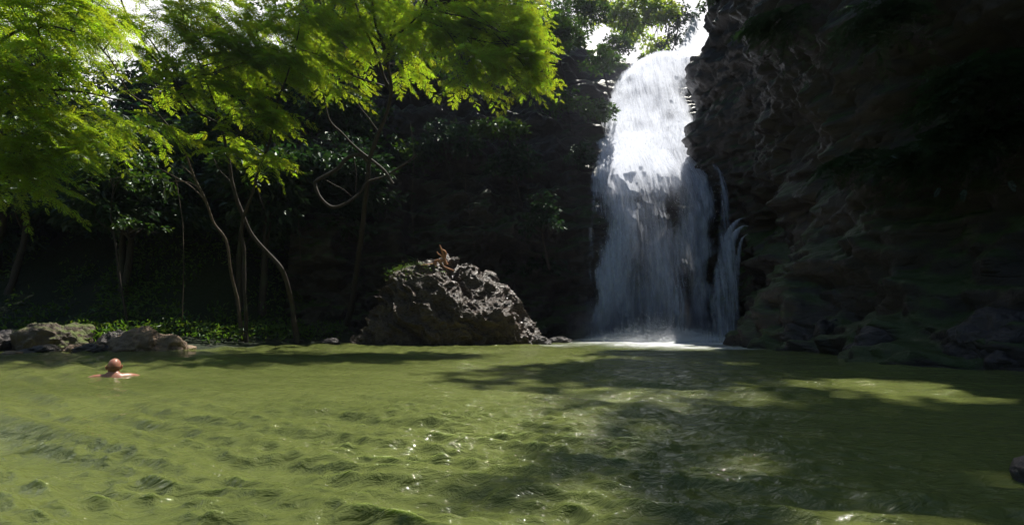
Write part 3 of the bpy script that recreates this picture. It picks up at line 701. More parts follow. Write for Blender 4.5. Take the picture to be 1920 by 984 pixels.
# --- left overhanging tree, nearest
tree('nearest overhanging tree with drooping feathery branches at the top left corner',
     [([(-190, 330, 11), (-90, 220, 10), (0, 168, 9.5), (60, 168, 9.3), (150, 172, 9.2), (230, 190, 9.2)], 0.12, 0.02),
      ([(-100, 226, 10), (-40, 120, 9.5), (30, 60, 9), (90, 50, 8.8), (140, 60, 8.8)], 0.08, 0.02),
      ([(-120, 250, 10), (-30, 240, 9.8), (40, 250, 9.8), (90, 270, 9.8)], 0.05, 0.015)],
     [pad(20, 30, 8.8, 90, 26, 446), pad(110, 105, 8.8, 45, 14, 187), pad(30, 140, 9, 70, 20, 302), pad(50, 215, 9.5, 75, 22, 504), pad(110, 265, 9.6, 50, 22, 273), pad(15, 290, 9.8, 60, 25, 345), pad(130, 15, 8.6, 60, 16, 244), pad(30, -30, 8.6, 140, 22, 576), pad(-60, 100, 9, 60, 60, 360), pad(-60, 260, 9.6, 60, 60, 360), pad(40, 345, 10.4, 60, 16, 144), pad(160, 205, 10, 40, 12, 86)],
     size=0.25, seed=5, flow=(0.65, -0.15, -0.45))
# --- two thin understory trees
tree('thin dark understory tree rising above the bank boulders',
     [([(238, 600, 14.8), (235, 582, 14.8), (225, 525, 14.8), (217, 460, 14.7), (209, 411, 14.6), (209, 383, 14.6), (214, 340, 14.5)], 0.05, 0.02),
      ([(222, 520, 14.8), (212, 440, 14.7), (190, 420, 14.6), (178, 400, 14.6), (176, 350, 14.5)], 0.03, 0.012)],
     [pad(200, 330, 14.4, 60, 22, 300), pad(250, 420, 14.8, 55, 16, 160), pad(160, 280, 14, 50, 16, 180), pad(120, 350, 14.4, 50, 20, 200)], lm='leaf_deep', kind='broad', size=0.13, seed=6)
# --- sunlit trees over the lip
tree('bright yellow-green tree leaning over the top left of the waterfall',
     [([(1130, 130, 38.5), (1160, 80, 38.0), (1180, 40, 37.5), (1195, 0, 37.0), (1200, -60, 36.5)], 0.2, 0.06), ([(1180, 40, 37.5), (1215, 45, 37.2), (1240, 55, 37.0)], 0.08, 0.02)],
     [pad(1190, 20, 36.8, 50, 24, 2600), pad(1235, 22, 36.6, 28, 18, 1200), pad(1176, 60, 39.0, 26, 14, 700), pad(1222, 80, 39.3, 24, 10, 500), pad(1215, 108, 36.8, 20, 8, 300), pad(1110, 20, 37.5, 40, 20, 700), pad(1110, -25, 39.6, 70, 20, 900)],
     lm='leaf', kind='broad', size=0.34, seed=7, flow=(0.3, -0.2, -0.4))
tree('airy silhouetted tree against the white sky gap above the stream',
     [([(1240, 118, 37.0), (1262, 90, 37.0), (1272, 50, 37.0), (1280, 10, 37.0), (1284, -20, 37.0)], 0.09, 0.03), ([(1265, 84, 37.0), (1250, 60, 37.0), (1246, 30, 37.0)], 0.04, 0.01), ([(1272, 50, 37.0), (1290, 38, 37.0)], 0.03, 0.01)],
     [pad(1265, 55, 37.0, 26, 22, 420), pad(1278, 30, 37.0, 16, 12, 200), pad(1250, 85, 36.5, 22, 12, 240), pad(1262, 12, 37.0, 22, 10, 150)],
     lm='leaf_blue', kind='broad', size=0.30, seed=8)
tree('dark shrub overhanging the right rim beside the sky gap',
     [([(1395, -5, 23), (1365, 0, 22.8), (1330, 8, 22.6), (1312, 14, 22.5)], 0.05, 0.012)],
     [pad(1335, -6, 22.6, 22, 9, 260), pad(1315, 12, 22.5, 10, 5, 60), pad(1385, 6, 22.4, 30, 12, 320)], lm='leaf_deep', kind='broad', size=0.18, seed=9, name='shrub', cat='shrub')
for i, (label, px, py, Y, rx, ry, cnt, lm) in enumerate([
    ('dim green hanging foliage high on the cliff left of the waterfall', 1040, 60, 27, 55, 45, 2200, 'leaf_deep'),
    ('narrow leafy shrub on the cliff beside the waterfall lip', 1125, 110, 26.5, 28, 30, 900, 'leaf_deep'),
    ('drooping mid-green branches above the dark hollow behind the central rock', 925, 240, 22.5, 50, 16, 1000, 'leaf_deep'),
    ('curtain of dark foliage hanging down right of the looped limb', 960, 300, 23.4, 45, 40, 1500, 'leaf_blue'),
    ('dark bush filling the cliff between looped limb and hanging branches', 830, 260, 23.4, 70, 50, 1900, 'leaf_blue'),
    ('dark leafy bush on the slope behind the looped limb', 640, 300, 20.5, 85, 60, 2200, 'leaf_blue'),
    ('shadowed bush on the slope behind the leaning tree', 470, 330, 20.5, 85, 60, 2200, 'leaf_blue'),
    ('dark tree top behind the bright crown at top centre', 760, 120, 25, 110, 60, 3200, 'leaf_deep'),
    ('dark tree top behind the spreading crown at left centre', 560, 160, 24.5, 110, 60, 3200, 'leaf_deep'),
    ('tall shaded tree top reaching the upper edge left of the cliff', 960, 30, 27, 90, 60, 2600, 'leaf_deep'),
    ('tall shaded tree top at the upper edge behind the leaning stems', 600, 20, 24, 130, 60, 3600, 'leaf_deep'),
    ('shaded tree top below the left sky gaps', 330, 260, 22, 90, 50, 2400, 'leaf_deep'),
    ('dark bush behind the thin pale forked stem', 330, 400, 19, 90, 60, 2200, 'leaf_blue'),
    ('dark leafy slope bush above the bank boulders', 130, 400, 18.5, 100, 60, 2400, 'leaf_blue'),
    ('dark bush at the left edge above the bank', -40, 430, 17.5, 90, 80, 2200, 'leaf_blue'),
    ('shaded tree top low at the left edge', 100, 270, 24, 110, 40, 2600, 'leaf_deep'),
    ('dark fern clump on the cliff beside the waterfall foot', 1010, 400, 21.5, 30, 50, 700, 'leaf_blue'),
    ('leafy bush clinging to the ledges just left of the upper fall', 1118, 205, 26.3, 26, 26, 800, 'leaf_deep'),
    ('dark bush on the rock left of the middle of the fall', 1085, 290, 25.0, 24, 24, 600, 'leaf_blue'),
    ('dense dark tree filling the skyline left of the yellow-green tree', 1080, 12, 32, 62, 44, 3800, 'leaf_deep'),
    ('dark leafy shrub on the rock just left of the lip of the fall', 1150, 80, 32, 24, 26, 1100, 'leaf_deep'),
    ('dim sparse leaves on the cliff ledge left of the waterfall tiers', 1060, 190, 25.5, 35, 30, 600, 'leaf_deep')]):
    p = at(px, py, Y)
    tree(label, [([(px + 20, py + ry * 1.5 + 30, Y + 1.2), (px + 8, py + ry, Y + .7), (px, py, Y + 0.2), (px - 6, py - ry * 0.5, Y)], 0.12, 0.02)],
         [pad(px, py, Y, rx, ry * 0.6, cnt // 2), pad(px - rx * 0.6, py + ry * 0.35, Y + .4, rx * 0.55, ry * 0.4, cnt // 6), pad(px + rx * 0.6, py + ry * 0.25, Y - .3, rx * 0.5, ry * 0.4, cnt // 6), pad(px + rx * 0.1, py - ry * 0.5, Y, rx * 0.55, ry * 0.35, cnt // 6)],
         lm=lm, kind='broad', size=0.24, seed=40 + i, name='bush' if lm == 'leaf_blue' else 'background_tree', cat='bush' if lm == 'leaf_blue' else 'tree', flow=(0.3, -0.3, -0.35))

# --- the forest behind: four kinds copied up the slope
protos = []
g = np.random.default_rng(77)
for kk in range(4):
    root = thing('forest_tree', (0, 0, 0), 'dark broadleaf tree of the shaded forest rising behind the left bank', 'tree', 'forest trees on the slope behind')
    h = 5.0 + kk * 0.6; tb = Tubes(); tb.add([(0, 0, -0.5), (0.2, 0, h * .4), (-0.1, 0.1, h * .75), (0.1, 0, h)], 0.16, 0.04)
    pads = []
    for b_ in range(9):
        a = g.random() * 6.28; rad = g.random() * 1.7; zc = h * (0.55 + 0.5 * g.random()); c = np.array([math.cos(a) * rad, math.sin(a) * rad, zc])
        pads.append((c, 1.0 + .5 * g.random(), 1.0 + .5 * g.random(), 0.45, 620)); tb.add([(0.05, 0, zc * 0.7), c * 0.6 + np.array([0, 0, zc * .35]), c], 0.05, 0.01, seg=5)
    tb.build('trunk', M['bark'], root)
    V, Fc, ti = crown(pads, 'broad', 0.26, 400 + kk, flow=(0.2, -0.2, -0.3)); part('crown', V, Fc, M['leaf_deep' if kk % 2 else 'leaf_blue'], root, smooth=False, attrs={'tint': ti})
    protos.append(root)
spots = []
for x in np.arange(-34, 3, 2.3):
    for y in np.arange(17.0, 44, 3.1):
        px_, py_ = x + g.normal() * 0.6, y + g.normal() * 0.7
        if pool_dist(np.array([px_]), np.array([py_]))[0] < 2.2: continue
        if px_ > -8 and py_ < 24.5: continue
        if px_ / py_ < -1.35: continue
        tp_ = float(ground_z(np.array([px_]), np.array([py_]))[0]) + 7.2
        if 960 + F * px_ / py_ < 420 and 492 - F * math.tan(math.atan((tp_ - CAMZ) / py_) - PITCH) < 125: continue
        spots.append((px_, py_))
for i, (x, y) in enumerate(spots):
    src = protos[i % 4]
    if i < 4: r_ = src
    else:
        r_ = src.copy(); COL.objects.link(r_)
        for ch in src.children:
            c = ch.copy(); COL.objects.link(c); c.parent = r_
    r_.location = (x, y, float(ground_z(np.array([x]), np.array([y]))[0])); r_.rotation_euler = (0, 0, g.random() * 6.28)
    sc_ = 0.85 + 0.45 * g.random(); r_.scale = (sc_, sc_, sc_)

# --- foliage on the right wall
for i, (label, px, py, rx, ry, cnt) in enumerate([
    ('broad dark drooping fern mass at the upper right edge', 1850, 130, 75, 45, 1100),
    ('dark drooping fern mass in the middle of the right edge', 1840, 230, 70, 35, 900),
    ('small fern clump on the ledge of the right wall', 1730, 280, 45, 14, 420),
    ('thin fern tuft high on the right wall under the rim', 1660, 25, 45, 22, 420),
    ('mossy fern patch on the right wall beside the light shaft', 1470, 30, 45, 22, 420),
    ('low fern patch on the right wall above the dark hollow', 1620, 290, 35, 10, 260)]):
    c = cliff_pt(px, py); Y = c[1] - 0.35
    tree(label, [([(px + 25, py - 12, Y + 0.5), (px + 10, py - 8, Y + .2), (px, py, Y)], 0.03, 0.01)],
         [pad(px, py, Y, rx, ry * 0.5, cnt, ry=0.35), pad(px - rx * 0.5, py + ry * 0.4, Y, rx * 0.5, ry * 0.35, cnt // 3, ry=0.3)], lm='leaf_blue', kind='frond', size=0.24, seed=80 + i, flow=(-0.8, -0.4, -0.5), name='fern', cat='fern', twigs=False)

# ------------------------------------------------------------------ unseen trees added over the right rim to shade the middle of the pool
for i, (x, y, z, r) in enumerate([(7.8, 17.0, 27, 2.4), (8.1, 13.2, 27, 2.0), (8.6, 10.6, 25, 1.3), (9.6, 20.8, 27, 2.4), (13, 19, 26, 2.6), (13.5, 15.5, 26, 2.4), (13, 11.0, 24, 2.4)]):
    root = thing('added_shade_tree', (x + 3, y, z - 6), 'added shade tree out of frame on the right rim, %s' % ['overhanging the plunge side', 'overhanging the middle of the rim', 'overhanging the near side', 'closest to the fall', 'set back behind the plunge side', 'set back behind the middle', 'set back nearest the camera'][i], 'tree')
    tb = Tubes(); tb.add([(x + 3, y, z - 6), (x + 2, y, z - 3), (x, y, z)], 0.3, 0.08); tb.build('trunk', M['bark'], root)
    g = np.random.default_rng(i + 300)
    pads = [(np.array([x, y, z]) + g.uniform(-1, 1, 3) * np.array([r, r, r * 0.35]) * 0.55, r * .45, r * .45, r * .2, 190 if i in (1, 2) else 330) for _ in range(7)]
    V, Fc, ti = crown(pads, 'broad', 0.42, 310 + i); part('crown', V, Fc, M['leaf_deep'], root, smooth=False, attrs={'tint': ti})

# ------------------------------------------------------------------ vines
for i, (pts, lab) in enumerate([
    ([(329, 334, 14), (337, 375, 14), (343, 428, 14), (344, 525, 14), (342, 600, 14)], 'long thin vine hanging beneath the pale forked stem'),
    ([(770, 230, 21), (776, 300, 21), (772, 380, 21), (778, 470, 21)], 'thin dark vine hanging behind the looped limb'),
    ([(880, 250, 22), (872, 330, 22), (880, 400, 22), (890, 470, 22)], 'crooked hanging root on the dark wall above the central outcrop'),
    ([(985, 230, 22.5), (992, 320, 22.5), (986, 400, 22.5)], 'short hanging root right of the drooping branches'),
    ([(565, 330, 19), (560, 400, 19), (566, 520, 19)], 'straight thin vine in the shade behind the winding tree'),
    ([(1494, -20, 17), (1510, 30, 17), (1524, 80, 17), (1545, 130, 17)], 'thin pale vine hanging on the upper right wall')]):
    r = thing('vine', at(*pts[-1]), lab, 'vine'); tb = Tubes()
    P_ = tb.add([at(*p) for p in pts], 0.014, 0.009, seg=5, wob=0.6); tb.build('stem', M['bark_pale'], r)

# ------------------------------------------------------------------ boulders
def boulder(name, label, px, py, Y, hw, hh, hd, mat, seed, cat='boulder', rough=0.16, tilt=0.0, group=None):
    """px,py = centre of its waterline; hw, hh in photograph pixels"""
    c = at(px, py, Y); k = Y / F; rx, rz = hw * k, hh * k; ry = hd
    nu, nv = 120, 70
    a = np.linspace(0, 2 * math.pi, nu, endpoint=False); b = np.linspace(-0.45 * math.pi, 0.5 * math.pi, nv)
    A, B = np.meshgrid(a, b, indexing='ij')
    e = 0.82
    d = np.stack([np.sign(np.cos(A)) * np.abs(np.cos(A)) ** e * np.cos(B) ** e, np.sign(np.sin(A)) * np.abs(np.sin(A)) ** e * np.cos(B) ** e, np.sin(B)], -1)
    q = d * 1.2 + seed * 13.7
    s = 1 + fbm(q, 4, seed) * rough * 1.6 + ridged(d * 2.6 + seed, 3, seed + 3) * rough * 0.35
    P_ = d * s[..., None] * np.array([rx, ry, rz * 1.0])
    P_[..., 2] += P_[..., 0] * tilt
    P_ = P_ + np.array([c[0], Y, 0])
    o = link(name, mesh(name, P_.reshape(-1, 3) - np.array([c[0], Y, 0]), grid_faces(nu, nv, True), M[mat]), loc=(c[0], Y, 0))
    tag(o, label, cat, group); return o

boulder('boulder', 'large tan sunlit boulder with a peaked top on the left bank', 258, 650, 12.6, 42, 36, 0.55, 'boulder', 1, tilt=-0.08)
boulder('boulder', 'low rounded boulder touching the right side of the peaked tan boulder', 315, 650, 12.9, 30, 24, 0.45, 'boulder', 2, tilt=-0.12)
boulder('boulder', 'big mossy block boulder near the left edge of the bank', 98, 652, 12.9, 54, 50, 0.7, 'boulder_moss', 3)
boulder('boulder', 'small dark flat rock between mossy and peaked boulders', 176, 656, 12.2, 24, 14, 0.3, 'boulder_dark', 4)
boulder('boulder', 'upright dark rock behind the small flat rock on the bank', 212, 648, 13.4, 20, 36, 0.35, 'boulder_dark', 5)
boulder('boulder', 'low grey rock at the waterline below the mossy boulder', 78, 658, 11.8, 28, 12, 0.3, 'boulder_dark', 6)
boulder('boulder', 'tiny half sunken stone at the far left waterline', 24, 662, 11.2, 14, 5, 0.15, 'boulder', 7)
boulder('boulder', 'dark boulder cut off by the left edge of the bank', -10, 654, 12.6, 45, 30, 0.6, 'boulder_dark', 8)
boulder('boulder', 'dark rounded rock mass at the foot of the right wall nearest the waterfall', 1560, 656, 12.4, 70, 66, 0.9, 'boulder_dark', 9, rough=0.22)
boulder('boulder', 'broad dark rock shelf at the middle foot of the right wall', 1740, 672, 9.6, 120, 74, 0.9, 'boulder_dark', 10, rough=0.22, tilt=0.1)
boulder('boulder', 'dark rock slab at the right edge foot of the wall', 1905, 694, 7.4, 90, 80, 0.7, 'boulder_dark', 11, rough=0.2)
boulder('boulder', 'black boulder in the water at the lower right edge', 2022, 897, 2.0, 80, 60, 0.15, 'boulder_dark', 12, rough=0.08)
boulder('boulder', 'small wet stone at the right foot of the central outcrop', 1016, 648, 17.0, 16, 14, 0.3, 'boulder_dark', 13)

# ------------------------------------------------------------------ gnarled snag on top of the rock
top = rock_pt(826, 492)
sn = thing('snag', top, 'small gnarled reddish snag with roots perched on the central rock top', 'dead stump')
tb = Tubes(); k = top[1] / F; Yt = top[1] - 0.05
oy = top[2] - at(826, 490, Yt)[2]
def sp(px, py, dy=0): p = at(px, py, Yt + dy); return p + np.array([0, 0, oy])
tb.add([sp(836, 492), sp(833, 482), sp(831, 474), sp(829, 466), sp(827, 461), sp(825, 456)], 0.09, 0.022, seg=9, wob=0.35)
tb.add([sp(832, 478), sp(836, 472), sp(834, 466), sp(830, 464)], 0.06, 0.035, wob=0.5)
tb.add([sp(832, 480), sp(827, 474), sp(822, 471), sp(819, 467)], 0.045, 0.022, wob=0.5)
tb.add([sp(833, 484), sp(825, 483), sp(819, 482), sp(815, 487), sp(813, 494)], 0.06, 0.045, wob=0.4)
tb.build('stem', M['snag'], sn)
tb = Tubes()
tb.add([sp(822, 482), sp(827, 489, -.1), sp(832, 496, -.2), sp(841, 500, -.3), sp(850, 503, -.35)], 0.06, 0.03, wob=0.4)
tb.add([sp(816, 486), sp(818, 494, -.1), sp(820, 500, -.2)], 0.05, 0.02, wob=0.4)
tb.add([sp(815, 490), sp(803, 491), sp(790, 492)], 0.045, 0.02, wob=0.4)
tb.build('root', M['snag'], sn)

# moss / small plants on the left shoulder of the rock
g = np.random.default_rng(5); n = 420
C = np.array([rock_pt(760 + 28 * g.normal(), 503 + 9 * g.normal()) for _ in range(60)])
C = C[g.integers(0, 60, n)] + g.normal(size=(n, 3)) * np.array([0.13, 0.13, 0.05])
V, Fc, ti = broad(C, g.normal(size=(n, 3)) * 0.6 + np.array([0, 0, 0.8]), 0.04 + 0.05 * g.random(n), seed=4)
r = thing('moss_tuft', (C.mean(0)), 'green mossy tuft on the left shoulder of the central rock', 'moss')
part('leaves', V, Fc, M['grass'], r, smooth=False, attrs={'tint': ti})

# ------------------------------------------------------------------ undergrowth on the bank
g = np.random.default_rng(8); n = 26000
X = g.uniform(-26, -6, n); Y = 13.0 + g.random(n) ** 1.3 * 9
d = pool_dist(X, Y); keep = (d > 0.25) & (fbm(np.stack([X * .6, Y * .6, X * 0], -1), 3, 9) > -0.25)
X, Y = X[keep], Y[keep]; n = len(X)
C = np.stack([X, Y, ground_z(X, Y) + g.random(n) * 0.5], -1)
V, Fc, ti = broad(C, g.normal(size=(n, 3)) * 0.7 + np.array([0, -0.2, 0.5]), 0.10 + 0.14 * g.random(n), wid=0.35, seed=4)
tag(link('undergrowth', mesh('undergrowth', V, Fc, M['grass'], smooth=False, attrs={'tint': ti})), 'low leafy undergrowth along the left bank', 'undergrowth', kind='stuff')

# ------------------------------------------------------------------ swimmer
m, t, o = newmat('skin'); M['skin'] = m
pos = t.nodes.new('ShaderNodeTexCoord').outputs['Object']
n1 = tnoise(t, pos, 9.0, 4); col = ramp(t, n1, [(0.35, (0.36, 0.15, 0.10)), (0.7, (0.52, 0.27, 0.19))])
b = N(t, 'ShaderNodeBsdfPrincipled', Roughness=0.38); t.links.new(col, b.inputs['Base Color'])
b.inputs['Subsurface Weight'].default_value = 0.658; b.inputs['Subsurface Scale'].default_value = 0.02
t.links.new(b.outputs[0], o.inputs[0])
m, t, o = newmat('short_hair'); M['hair'] = m
b = N(t, 'ShaderNodeBsdfPrincipled', Roughness=0.7); hn = tnoise(t, t.nodes.new('ShaderNodeTexCoord').outputs['Object'], 120, 3)
t.links.new(ramp(t, hn, [(0.4, (0.10, 0.045, 0.035)), (0.6, (0.22, 0.10, 0.075))]), b.inputs['Base Color']); t.links.new(b.outputs[0], o.inputs[0])

sw = thing('person', (-5.22, 6.1, 0.02), 'bald bare-shouldered person swimming away near the left bank, arms spread in the water', 'person')
import bmesh
def skin_build(name, J, E, parent, mat, levels=2):
    me = bpy.data.meshes.new(name); bm = bmesh.new(); lay = bm.verts.layers.skin.verify()
    vs_ = [bm.verts.new(j[0]) for j in J]
    for v, j in zip(vs_, J): v[lay].radius = (j[1], j[1]) if not isinstance(j[1], tuple) else j[1]
    vs_[0][lay].use_root = True
    for a, b in E: bm.edges.new((vs_[a], vs_[b]))
    bm.to_mesh(me); bm.free()
    o = link(name, me, parent); md = o.modifiers.new('skin', 'SKIN'); md.use_smooth_shade = True
    sb = o.modifiers.new('sub', 'SUBSURF'); sb.levels = levels; sb.render_levels = levels
    dg = bpy.context.evaluated_depsgraph_get(); m2 = bpy.data.meshes.new_from_object(o.evaluated_get(dg))
    m2.name = name; o.modifiers.clear(); o.data = m2; m2.materials.clear(); m2.materials.append(mat)
    return o
J = [((0, 0.20, -1.00), .13), ((0, 0.12, -0.72), .125), ((0, 0.05, -0.42), .14), ((0, 0.0, -0.20), .15), ((0, 0.0, -0.055), .095), ((0, 0.01, 0.02), .066), ((0, 0.025, 0.06), .062),
     ((-.11, 0.0, -0.035), .075), ((-.195, 0.03, -0.045), .068), ((-.27, 0.17, -0.065), .050), ((-.26, 0.36, -0.13), .040), ((-.22, 0.50, -0.12), .030),
     ((.11, 0.0, -0.035), .075), ((.195, 0.03, -0.045), .068), ((.28, 0.15, -0.065), .050), ((.28, 0.34, -0.13), .040), ((.27, 0.48, -0.12), .030),
     ((-.11, 0.22, -1.08), .095), ((-.13, 0.0, -1.42), .06), ((-.12, -0.30, -1.62), .04), ((.11, 0.22, -1.08), .095), ((.14, 0.05, -1.45), .06), ((.12, -0.20, -1.70), .04)]
E = [(0, 1), (1, 2), (2, 3), (3, 4), (4, 5), (5, 6), (4, 7), (7, 8), (8, 9), (9, 10), (10, 11), (4, 12), (12, 13), (13, 14), (14, 15), (15, 16), (0, 17), (17, 18), (18, 19), (0, 20), (20, 21), (21, 22)]
for s, wi in ((-1, 11), (1, 16)):
    bx, by, bz = J[wi][0]
    for k, (ax, ln) in enumerate([(-.035, .055), (-.018, .075), (0, .082), (.018, .076), (.036, .06)]):
        i0 = len(J); J.append(((bx + ax, by + 0.05, bz), .011)); J.append(((bx + ax * 1.6, by + 0.05 + ln, bz - 0.012), .008)); E += [(wi, i0), (i0, i0 + 1)]
bodyo = skin_build('body', J, E, sw, M['skin'])
# head: sculpted skull with ears, brow, nose, joined into the body mesh
def head_arrays():
    nu, nv = 64, 48
    a = np.linspace(0, 2 * math.pi, nu, endpoint=False); b = np.linspace(-0.5 * math.pi, 0.5 * math.pi, nv)
    A, B = np.meshgrid(a, b, indexing='ij')
    d = np.stack([np.cos(A) * np.cos(B), np.sin(A) * np.cos(B), np.sin(B)], -1)       # face looks to +y
    P_ = d * np.array([0.078, 0.098, 0.115])
    low = sstep(0.0, -0.1, P_[..., 2])
    P_[..., 0] *= 1 - 0.18 * low; P_[..., 1] -= 0.0
    P_[..., 1] += 0.014 * low * (d[..., 1] > 0)
    face = np.clip(d[..., 1], 0, 1)
    nose = np.exp(-(P_[..., 0] / 0.013) ** 2 - ((P_[..., 2] + 0.025) / 0.022) ** 2) * face; P_[..., 1] += 0.026 * nose
    for s in (-1, 1):
        P_[..., 1] -= 0.010 * np.exp(-((P_[..., 0] - s * 0.032) / 0.016) ** 2 - ((P_[..., 2] - 0.002) / 0.013) ** 2) * face
    P_[..., 1] -= 0.006 * np.exp(-(P_[..., 0] / 0.024) ** 2 - ((P_[..., 2] + 0.062) / 0.004) ** 2) * face
    return P_, d, nu, nv
HP, Hd, hu, hv = head_arrays()
hc = np.array([0, 0.035, 0.118])
Vh = [HP.reshape(-1, 3)]; Fh = [grid_faces(hu, hv, True)]; n0 = hu * hv
for s in (-1, 1):                            # ears
    a = np.linspace(0, 2 * math.pi, 16, endpoint=False); b = np.linspace(-math.pi / 2, math.pi / 2, 10)
    A, B = np.meshgrid(a, b, indexing='ij')
    e = np.stack([0.008 * np.cos(A) * np.cos(B) + s * (0.080 + 0.006 * np.sin(B)), -0.006 + 0.018 * np.sin(A) * np.cos(B), -0.012 + 0.031 * np.sin(B)], -1)
    e[..., 0] += s * 0.007 * sstep(0.01, -0.02, e[..., 1])
    Vh.append(e.reshape(-1, 3)); Fh.append(grid_faces(16, 10, True) + n0); n0 += 160
Vh = np.vstack(Vh) + hc; Fh = np.vstack(Fh)
bd = bodyo.data; nb = len(bd.vertices)
bm = bmesh.new(); bm.from_mesh(bd); vv = [bm.verts.new(v) for v in Vh]
for f in Fh:
    try: ff = bm.faces.new([vv[i] for i in dict.fromkeys(f)]); ff.smooth = True
    except Exception: pass
bm.to_mesh(bd); bm.free()
# cropped hair on the back and sides of the skull
sel = (Hd[..., 1] < 0.25) & (Hd[..., 2] < 0.10) & (Hd[..., 2] > -0.85)
Fc = grid_faces(hu, hv, True); sf = sel.reshape(-1); Fc = Fc[sf[Fc].all(1)]
link('hair', mesh('hair', (HP * 1.022).reshape(-1, 3) + hc, Fc, M['hair']), sw)

# ------------------------------------------------------------------ mist at the foot of the fall
def vol_box(name, lo, hi, mat, label, kind='stuff'):
    lo = np.array(lo, float); hi = np.array(hi, float)
    V = np.array([(x, y, z) for x in (0, 1) for y in (0, 1) for z in (0, 1)], float) * (hi - lo) + lo
    Fc = np.array([(0, 1, 3, 2), (4, 6, 7, 5), (0, 4, 5, 1), (2, 3, 7, 6), (0, 2, 6, 4), (1, 5, 7, 3)])
    o = link(name, mesh(name, V, Fc, mat, smooth=False)); tag(o, label, name, kind=kind); return o
HAZE = 0.0004
if HAZE > 0:
    m, t, o = newmat('haze'); pv = N(t, 'ShaderNodeVolumePrincipled', Density=HAZE); pv.inputs['Color'].default_value = (0.7, 0.75, 1.0, 1); pv.inputs['Anisotropy'].default_value = 0.5
    t.links.new(pv.outputs[0], o.inputs['Volume'])
    vol_box('haze', (-410, -310, -6), (410, 510, 60), m, None)

m, t, o = newmat('spray_mist')
tc = t.nodes.new('ShaderNodeTexCoord').outputs['Object']
gt = t.nodes.new('ShaderNodeTexGradient'); gt.gradient_type = 'QUADRATIC_SPHERE'; t.links.new(mapping(t, tc, (1 / 5.0, 1 / 2.0, 1 / 3.0)), gt.inputs[0])
dn = mathn(t, 'MULTIPLY', mathn(t, 'MULTIPLY', gt.outputs['Fac'], ramp(t, tnoise(t, tc, 0.9, 4, 0.6), [(0.3, (0.25, 0.25, 0.25)), (0.7, (1, 1, 1))])), 4.5)
pv = N(t, 'ShaderNodeVolumePrincipled'); pv.inputs['Color'].default_value = (0.93, 0.94, 1.0, 1); pv.inputs['Anisotropy'].default_value = 0.3
t.links.new(dn, pv.inputs['Density']); t.links.new(pv.outputs[0], o.inputs['Volume'])
mist = vol_box('mist', (-5, -2.0, 0.02), (5, 2.0, 3.0), m, 'soft spray mist at the foot of the waterfall'); mist.location = (6.7, 22.0, 0)

sw.scale = (0.92, 0.92, 0.92); sw.rotation_euler = (0, 0, R(38))

# ------------------------------------------------------------------ thin translucent cloud sheet added to whiten the sky gaps
m, t, o = newmat('added_cloud'); pos = geo_pos(t)
a = ramp(t, tnoise(t, pos, 0.012, 7, 0.6), [(0.22, (0, 0, 0)), (0.36, (1, 1, 1))])
tl = N(t, 'ShaderNodeBsdfTranslucent'); tl.inputs['Color'].default_value = (0.9, 0.9, 0.93, 1)
df = N(t, 'ShaderNodeBsdfDiffuse'); df.inputs['Color'].default_value = (0.9, 0.9, 0.93, 1)
m1 = N(t, 'ShaderNodeMixShader', Fac=0.3); t.links.new(tl.outputs[0], m1.inputs[1]); t.links.new(df.outputs[0], m1.inputs[2])
tp = N(t, 'ShaderNodeBsdfTransparent'); m2 = t.nodes.new('ShaderNodeMixShader'); t.links.new(a, m2.inputs[0]); t.links.new(tp.outputs[0], m2.inputs[1]); t.links.new(m1.outputs[0], m2.inputs[2])
t.links.new(m2.outputs[0], o.inputs[0])
t.links.new(mathn(t, 'MULTIPLY', a, N(t, 'ShaderNodeAttribute', attribute_name='cover').outputs['Fac']), m2.inputs[0])
cx = np.linspace(-620, 330, 120); cyy = np.linspace(180, 620, 90); Xc, Yc_ = np.meshgrid(cx, cyy, indexing='ij')
Zc = 205 + 14 * fbm(np.stack([Xc * .01, Yc_ * .01, Xc * 0], -1), 3, 3)
open_ = sstep(45, 75, np.hypot(Xc - sd[0] / sd[2] * 205, Yc_ - sd[1] / sd[2] * 205)) * (1 - sstep(260, 330, Xc)) * sstep(180, 215, Yc_) * (1 - sstep(560, 620, Yc_)) * sstep(-620, -560, Xc)
tag(link('added_cloud', mesh('added_cloud', np.stack([Xc, Yc_, Zc], -1).reshape(-1, 3), grid_faces(120, 90), m, attrs={'cover': open_})), kind='structure')

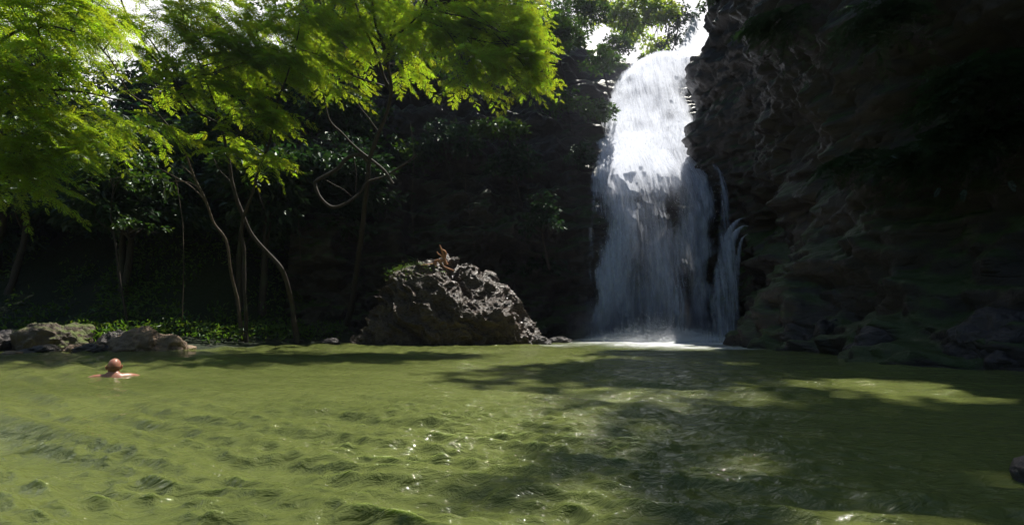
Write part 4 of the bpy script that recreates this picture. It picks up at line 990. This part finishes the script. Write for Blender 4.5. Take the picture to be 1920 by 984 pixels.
# broad thin spray drifting round the whole fall
m, t, o = newmat('drifting_spray'); tc = t.nodes.new('ShaderNodeTexCoord').outputs['Object']
gt = t.nodes.new('ShaderNodeTexGradient'); gt.gradient_type = 'QUADRATIC_SPHERE'; t.links.new(mapping(t, tc, (1 / 7.0, 1 / 4.0, 1 / 14.0)), gt.inputs[0])
dn = mathn(t, 'MULTIPLY', mathn(t, 'MULTIPLY', gt.outputs['Fac'], ramp(t, tnoise(t, tc, 0.35, 3, 0.6), [(0.3, (0.3, 0.3, 0.3)), (0.7, (1, 1, 1))])), 0.05)
pv = N(t, 'ShaderNodeVolumePrincipled'); pv.inputs['Color'].default_value = (0.80, 0.84, 1.0, 1); pv.inputs['Anisotropy'].default_value = 0.3
t.links.new(dn, pv.inputs['Density']); t.links.new(pv.outputs[0], o.inputs['Volume'])
mist2 = vol_box('mist', (-7, -4, -9), (7, 4, 14), m, 'thin bluish spray drifting round the whole waterfall'); mist2.location = (8.0, 23.0, 9.03)
# splash thrown up where the fall strikes the pool
g = np.random.default_rng(12); n = 42000; a = g.random(n) * 6.28; rr_ = g.random(n) ** 0.6
C = np.stack([6.5 + np.cos(a) * rr_ * 2.9 + g.normal(size=n) * 0.3, 20.6 + np.sin(a) * rr_ * 1.5, 0.02 + np.abs(g.normal(size=n)) * 0.42 * (1.15 - rr_)], -1)
s_ = 0.006 + 0.014 * g.random(n) ** 2
part('splash', (C[:, None] + s_[:, None, None] * o8 * np.array([1, 1, .6])).reshape(-1, 3), (np.arange(n)[:, None, None] * 6 + f8).reshape(-1, 3), bpy.data.materials['droplets'], fall)['kind'] = 'stuff'

g = np.random.default_rng(31)
for i, (px, py, Y, hw, hh, lab) in enumerate([(352, 652, 13.6, 10, 6, 'small flat stone just right of the low rounded boulder'), (392, 650, 14.6, 12, 5, 'flat dark stone in the shade right of the bank boulders'), (450, 648, 16.0, 16, 7, 'low dark stone in the shaded bay left of the central outcrop'),
        (545, 646, 17.5, 20, 8, 'broad low stone in the dark bay left of the central outcrop'), (620, 645, 17.8, 16, 9, 'dark stone nearest the left foot of the central outcrop'), (1050, 643, 19.0, 22, 9, 'low wet stone between the central outcrop and the falling water'), (140, 656, 12.4, 12, 10, 'small pale stone leaning on the mossy boulder')]):
    boulder('boulder', lab, px, py, Y, hw, hh, 0.3, 'boulder' if i in (0, 6) else 'boulder_dark', 50 + i)
